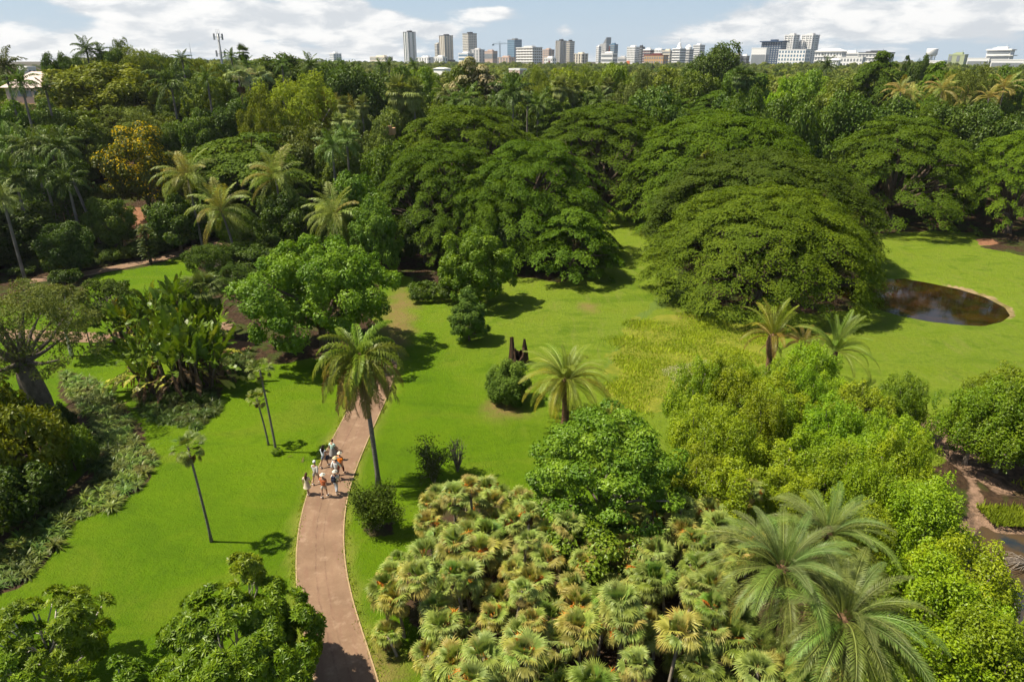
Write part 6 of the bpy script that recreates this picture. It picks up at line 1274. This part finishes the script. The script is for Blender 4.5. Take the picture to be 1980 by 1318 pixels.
# ------------------------------------------------------------------ the walkers
def cloth(name, c, r=.85): return plain(name, c, r, .1, .10, 9)
SKIN = cloth('skin_material', (.42, .24, .16), .6); SKIN2 = cloth('tanned_skin_material', (.25, .135, .085), .6)
def skin_mesh(verts, edges, radii, name, m_, root=0, sub=2):
    me = bpy.data.meshes.new(name); me.from_pydata(verts, edges, []); o = bpy.data.objects.new(name, me); COL.objects.link(o)
    md = o.modifiers.new('s', 'SKIN'); sk = me.skin_vertices[0].data
    for i, r in enumerate(radii): sk[i].radius = r if hasattr(r, '__len__') else (r, r)
    sk[root].use_root = True; md.use_smooth_shade = True; md.branch_smoothing = .4
    s_ = o.modifiers.new('u', 'SUBSURF'); s_.levels = sub; s_.render_levels = sub
    dg = bpy.context.evaluated_depsgraph_get(); ev = o.evaluated_get(dg); out_ = bpy.data.meshes.new_from_object(ev); out_.name = name; bpy.data.objects.remove(o)
    out_.materials.clear(); out_.materials.append(m_); out_.polygons.foreach_set('use_smooth', [True] * len(out_.polygons)); return out_
def join_mesh(name, mes, m_):
    V, F, o = [], [], 0
    for me in mes:
        V += [tuple(v.co) for v in me.vertices]; F += [tuple(i + o for i in p.vertices) for p in me.polygons]; o += len(me.vertices)
    r = bpy.data.meshes.new(name); r.from_pydata(V, [], F); r.materials.append(m_); r.polygons.foreach_set('use_smooth', [True] * len(F)); return r
def person(label, px, py, h, face, stride, top_m, bot_m, skin=SKIN, hat=None, hair=(.03, .02, .015), longhair=False, pack=None, skirt=False, shorts=True, sleeve=.5, shoe=(.6, .58, .55), belly=1.0, swing=1.0, lead=1, shawl=None, bag=None):
    """walking figure, local +Y is where it walks"""
    q = ray_at(px, py); t_ = thing('person', label, 'person', (q[0], q[1], gz(*q) + .055), face, 'walkers on the red path'); k = h / 1.72; P = {}
    st = stride * .5
    P['pel'] = (0, 0, .92); P['waist'] = (0, .01, 1.08); P['chest'] = (0, .03, 1.30); P['neck'] = (0, .03, 1.46); P['nk2'] = (0, .05, 1.52)
    for s, n in ((-1, 'l'), (1, 'r')):
        fwd = st if s == lead else -st
        P['hip' + n] = (s * .09, 0, .88); P['kn' + n] = (s * .10, fwd * .55 + .05, .49 + (.03 if fwd < 0 else 0)); P['an' + n] = (s * .10, fwd - (.02 if fwd > 0 else .02), .09 + (.07 if fwd < 0 else 0)); P['toe' + n] = (s * .12, fwd + .16, .04)
        P['sh' + n] = (s * .18, .02, 1.40); P['el' + n] = (s * .25, .02 - fwd * .35 * swing, 1.13); P['wr' + n] = (s * .25, .08 - fwd * .75 * swing, .90); P['pa' + n] = (s * .25, .10 - fwd * .85 * swing, .82)
    P = {a: tuple(np.array(v) * k) for a, v in P.items()}
    order = ['pel', 'waist', 'chest', 'neck', 'nk2'] + [a + n for n in 'lr' for a in ('hip', 'kn', 'an', 'toe', 'sh', 'el', 'wr', 'pa')]; ix = {a: i for i, a in enumerate(order)}
    R = {'pel': (.15, .11), 'waist': (.135 * belly, .10 * belly), 'chest': (.16, .11), 'neck': (.065, .06), 'nk2': (.055, .055), 'hip': .095, 'kn': .058, 'an': .04, 'toe': .035, 'sh': .062, 'el': .042, 'wr': .028, 'pa': (.034, .018)}
    rad_ = lambda a: R.get(a, R.get(a[:-1]))
    sc_ = lambda r, g=0: tuple((q_ + g) * k for q_ in r) if hasattr(r, '__len__') else ((r + g) * k,) * 2
    E = [('pel', 'waist'), ('waist', 'chest'), ('chest', 'neck'), ('neck', 'nk2')] + [e for n in 'lr' for e in (('pel', 'hip' + n), ('hip' + n, 'kn' + n), ('kn' + n, 'an' + n), ('an' + n, 'toe' + n), ('chest', 'sh' + n), ('sh' + n, 'el' + n), ('el' + n, 'wr' + n), ('wr' + n, 'pa' + n))]
    parts_ = [skin_mesh([P[a] for a in order], [(ix[a], ix[b]) for a, b in E], [sc_(rad_(a)) for a in order], 'body', skin)]
    # head with nose, brow, ears; fingers
    mb = MB(); hc = np.array([0, .075, 1.635]) * k
    prof = [(.001, -.125), (.045, -.118), (.068, -.08), (.078, -.03), (.084, .03), (.078, .075), (.05, .108), (.001, .118)]; n_ = 14; V, F = [], []
    for r, z_ in prof:
        for j in range(n_):
            th = 6.283 * j / n_; V.append(tuple(hc + np.array([r * math.cos(th) * .92, r * math.sin(th) * 1.12 + (.01 if z_ < 0 else -.005), z_]) * k))
    for i in range(len(prof) - 1):
        for j in range(n_): F.append((i * n_ + j, i * n_ + (j + 1) % n_, (i + 1) * n_ + (j + 1) % n_, (i + 1) * n_ + j))
    mb.add(V, F); mb.tube([tuple(hc + np.array([0, .085, .02]) * k), tuple(hc + np.array([0, .112, -.025]) * k), tuple(hc + np.array([0, .085, -.035]) * k)], [.008 * k, .014 * k, .008 * k], 5)
    for s in (-1, 1): mb.tube([tuple(hc + np.array([s * .074, -.01, .02]) * k), tuple(hc + np.array([s * .088, -.015, 0]) * k), tuple(hc + np.array([s * .074, 0, -.03]) * k)], [.012 * k, .018 * k, .008 * k], 5)
    for n in 'lr':
        s = -1 if n == 'l' else 1; p = np.array(P['pa' + n])
        for f in range(4):
            b_ = p + np.array([0, (f - 1.5) * .019, -.02]) * k; L = [.068, .078, .074, .058][f]; mb.tube([tuple(b_), tuple(b_ + np.array([-s * .004, .004, -L * .5]) * k), tuple(b_ + np.array([-s * .022, .012, -L]) * k)], [.0095 * k, .009 * k, .0065 * k], 5)
        mb.tube([tuple(p + np.array([0, .025, .02]) * k), tuple(p + np.array([-s * .01, .052, -.005]) * k), tuple(p + np.array([-s * .015, .062, -.035]) * k)], [.012 * k, .0105 * k, .008 * k], 5)
    parts_.append(mb.mesh('head', skin, True)); part('body', join_mesh('body', parts_, skin), t_)
    for s in (-1, 1): mb = MB(); mb.tube([tuple(hc + np.array([s * .03, .082, .012]) * k), tuple(hc + np.array([s * .03, .092, .012]) * k)], .009 * k, 6); part('eye', mb.mesh('eye', cloth('eye_material', (.03, .02, .015))), t_)
    mb = MB(); mb.tube([tuple(hc + np.array([-.022, .086, -.068]) * k), tuple(hc + np.array([0, .094, -.070]) * k), tuple(hc + np.array([.022, .086, -.068]) * k)], .006 * k, 5); part('mouth', mb.mesh('mouth', cloth('lip_material', (.3, .1, .08))), t_)
    def sub_skin(names, edges, g, nm, m_, root, over={}):
        ii_ = {a: i for i, a in enumerate(names)}; return skin_mesh([over.get(a, P.get(a)) for a in names], [(ii_[a], ii_[b]) for a, b in edges], [sc_(rad_(a), g) if a in R or a[:-1] in R else (g * k,) * 2 for a in names], nm, m_, ii_[root], 1)
    lerp_ = lambda a, b, t: tuple(np.array(P[a]) * (1 - t) + np.array(P[b]) * t)
    for n in 'lr': P['sl' + n] = lerp_('sh' + n, 'el' + n, min(1, sleeve * 1.6)) if sleeve < .62 else lerp_('el' + n, 'wr' + n, .85); R['sl'] = .062 if sleeve < .62 else .05
    nm_ = ['pel', 'waist', 'chest', 'neck'] + [a + n for n in 'lr' for a in (('sh', 'sl') if sleeve < .62 else ('sh', 'el', 'sl'))]
    ed_ = [('pel', 'waist'), ('waist', 'chest'), ('chest', 'neck')] + [e for n in 'lr' for e in ([('chest', 'sh' + n), ('sh' + n, 'sl' + n)] if sleeve < .62 else [('chest', 'sh' + n), ('sh' + n, 'el' + n), ('el' + n, 'sl' + n)])]
    part('shirt', sub_skin(nm_, ed_, .028, 'shirt', top_m, 'waist', {'neck': tuple(np.array([0, .03, 1.44]) * k)}), t_)
    if skirt:
        mb = MB(); z0_ = (.42 if skirt == 'long' else .60) * k; mb.lathe([(.165 * k, 1.02 * k), (.20 * k, .85 * k), (.24 * k, .65 * k), (.27 * k, z0_)], 14, (0, 0, 0)); part('skirt', mb.mesh('skirt', bot_m, True), t_)
    else:
        f_ = .82 if shorts else 1.0
        for n in 'lr': P['lg' + n] = lerp_('hip' + n, 'kn' + n, f_) if shorts else lerp_('kn' + n, 'an' + n, .85)
        R['lg'] = .075 if shorts else .055
        nm_ = ['waist', 'pel'] + [a + n for n in 'lr' for a in (('hip', 'lg') if shorts else ('hip', 'kn', 'lg'))]; ed_ = [('waist', 'pel')] + [e for n in 'lr' for e in ([('pel', 'hip' + n), ('hip' + n, 'lg' + n)] if shorts else [('pel', 'hip' + n), ('hip' + n, 'kn' + n), ('kn' + n, 'lg' + n)])]
        part('shorts' if shorts else 'trousers', sub_skin(nm_, ed_, .018, 'shorts', bot_m, 'pel', {'waist': tuple(np.array([0, .01, 1.0]) * k)}), t_)
    sm = cloth('shoe_material', shoe)
    for n in 'lr':
        mb = MB(); a = np.array(P['an' + n]); b_ = np.array(P['toe' + n]); mb.tube([tuple(a - np.array([0, .05, .04]) * k), tuple(a - np.array([0, 0, .035]) * k), tuple((a + b_) / 2 - np.array([0, 0, .015]) * k), tuple(b_)], [.036 * k, .05 * k, .05 * k, .035 * k], 8); part('shoe', mb.mesh('shoe', sm, True), t_)
    hm = cloth('hair_material', hair, .6); mb = MB(); V, F = [], []
    for i, (r, z_) in enumerate([(.089, -.03), (.094, .03), (.088, .082), (.058, .12), (.002, .132)]):
        for j in range(14): th = 6.283 * j / 14; V.append(tuple(hc + np.array([r * math.cos(th) * .95, r * math.sin(th) * 1.10 - .018 + (0 if z_ > .05 else -.0), z_]) * k) if not (z_ < .04 and math.sin(th) > .3) else tuple(hc + np.array([r * math.cos(th) * .7, .03, z_ + .05]) * k))
    for i in range(4):
        for j in range(14): F.append((i * 14 + j, i * 14 + (j + 1) % 14, (i + 1) * 14 + (j + 1) % 14, (i + 1) * 14 + j))
    mb.add(V, F)
    if longhair: mb.tube([tuple(hc + np.array([0, -.06, .05]) * k), tuple(hc + np.array([0, -.10, -.08]) * k), tuple(hc + np.array([0, -.15, -.26]) * k), tuple(hc + np.array([0, -.15, -.42]) * k)], [.07 * k, .09 * k, .085 * k, .03 * k], 10)
    part('hair', mb.mesh('hair', hm, True), t_)
    if hat:
        hm2, br = hat; mb = MB(); mb.lathe([(.001, .175), (.055, .170), (.088, .14), (.098, .075), (br, .055), (br, .045), (.098, .06)], 18, (0, 0, 0)); me = mb.mesh('hat', hm2, True); part('hat', me, t_, tuple(hc - np.array([0, .01, 0]) * k), (.08, 0, 0), (k, k, k))
    if pack:
        mb = MB()
        for (cz_, w_, d_) in ((1.10, .30, .17), (1.24, .32, .20), (1.38, .28, .15)): mb.box((0, -.20 * k, cz_ * k), (w_ * k, d_ * k, .15 * k), 0, 0, .92)
        mb.box((0, -.31 * k, 1.16 * k), (.2 * k, .05 * k, .18 * k)); bp = mb.mesh('backpack', pack); o = part('backpack', bp, t_); bv = o.modifiers.new('b', 'BEVEL'); bv.width = .02
        for s in (-1, 1): mb = MB(); mb.tube([(s * .10 * k, -.12 * k, 1.42 * k), (s * .11 * k, .05 * k, 1.50 * k), (s * .12 * k, .17 * k, 1.34 * k), (s * .13 * k, -.05 * k, 1.08 * k)], .018 * k, 5); part('backpack_strap', mb.mesh('backpack_strap', pack, True), t_)
    if bag: mb = MB(); mb.box((.3 * k, .0, .82 * k), (.1, .26, .22)); mb.tube([(.28 * k, 0, .92 * k), (.2 * k, 0, 1.45 * k), (-.1 * k, .1 * k, 1.3 * k)], .012, 4); part('shoulder_bag', mb.mesh('shoulder_bag', bag), t_)
    return t_
STRAW = cloth('straw_material', (.62, .50, .30)); WHITEC = cloth('white_cotton_material', (.78, .78, .78)); PALEB = cloth('pale_blue_cotton_material', (.58, .63, .70)); DENIM = cloth('denim_material', (.22, .27, .34)); NAVY = cloth('navy_fabric_material', (.03, .035, .06)); BEIGE = cloth('beige_linen_material', (.62, .52, .38)); ORNG = cloth('orange_cotton_material', (.85, .22, .02)); RUST = cloth('rust_cotton_material', (.58, .17, .07)); MINT = cloth('mint_cotton_material', (.50, .70, .62)); GREYF = cloth('grey_cotton_material', (.33, .32, .31)); DARKR = cloth('dark_red_fabric_material', (.14, .03, .02)); STONE = cloth('stone_cotton_material', (.60, .57, .52))
fd = math.atan2(-(main_l[-60][0] - main_l[-80][0]), (main_l[-60][1] - main_l[-80][1]))
person('person with long dark hair in pale blue top and denim shorts striding', 628, 904, 1.70, -.35, .62, PALEB, DENIM, SKIN2, None, (.02, .013, .01), True, sleeve=.2, bag=NAVY)
person('person in a mint top with brown hair furthest up the path', 645, 890, 1.64, -.5, .4, MINT, GREYF, SKIN, None, (.16, .08, .05), False, lead=-1, skirt='long')
person('person in a bright orange shirt, cream sun hat and dark trousers', 660, 918, 1.72, -.3, .45, ORNG, DARKR, SKIN, (cloth('cream_hat_material', (.75, .66, .5)), .17), lead=1, shorts=False, shoe=(.75, .6, .45))
person('person in a loose white shirt with a straw hat in the middle of the path', 652, 928, 1.74, -.3, .5, WHITEC, STONE, SKIN, (STRAW, .19), lead=-1, sleeve=.7, shoe=(.8, .78, .75))
person('person in pale long sleeved shirt and white cap near the grass', 612, 936, 1.72, -.25, .55, STONE, GREYF, SKIN, (WHITEC, .11), (.03, .02, .02), sleeve=.8, lead=1, shoe=(.85, .83, .8))
person('person with long brown hair in a beige dress at the grass edge', 596, 957, 1.62, -.2, .35, BEIGE, BEIGE, SKIN, None, (.07, .03, .02), True, skirt='short', lead=-1)
person('person in a rust orange shirt and wide cream hat nearest the camera', 628, 962, 1.75, -.2, .40, RUST, STONE, SKIN, (cloth('pale_hat_material', (.8, .74, .6)), .18), lead=1, belly=1.15, shoe=(.85, .83, .8))
person('person carrying a navy backpack under a cream sun hat', 651, 955, 1.72, -.25, .35, STONE, PALEB, SKIN, (cloth('sand_hat_material', (.72, .66, .55)), .17), pack=NAVY, lead=-1, shorts=False, shoe=(.7, .6, .5))
# tell look-alikes apart by their place where a handful share a description
sets = {}
for o in bpy.data.objects:
    if o.get('label') and o.get('category') and o.parent is None: sets.setdefault(o['label'], []).append(o)
ORD = ['leftmost', 'second from left', 'third from left', 'fourth from left', 'fifth from left', 'sixth from left', 'seventh from left', 'eighth from left']
for lab, L in sets.items():
    if 2 <= len(L) <= 8:
        L.sort(key=lambda o: to_px(o.location.x, o.location.y, o.location.z + 2)[0])
        for i, o in enumerate(L):
            wd = 'rightmost' if i == len(L) - 1 else ORD[i]
            if len((lab + ' ' + wd).split()) <= 16: o['label'] = lab + ', ' + wd
print('objects', len(bpy.data.objects))
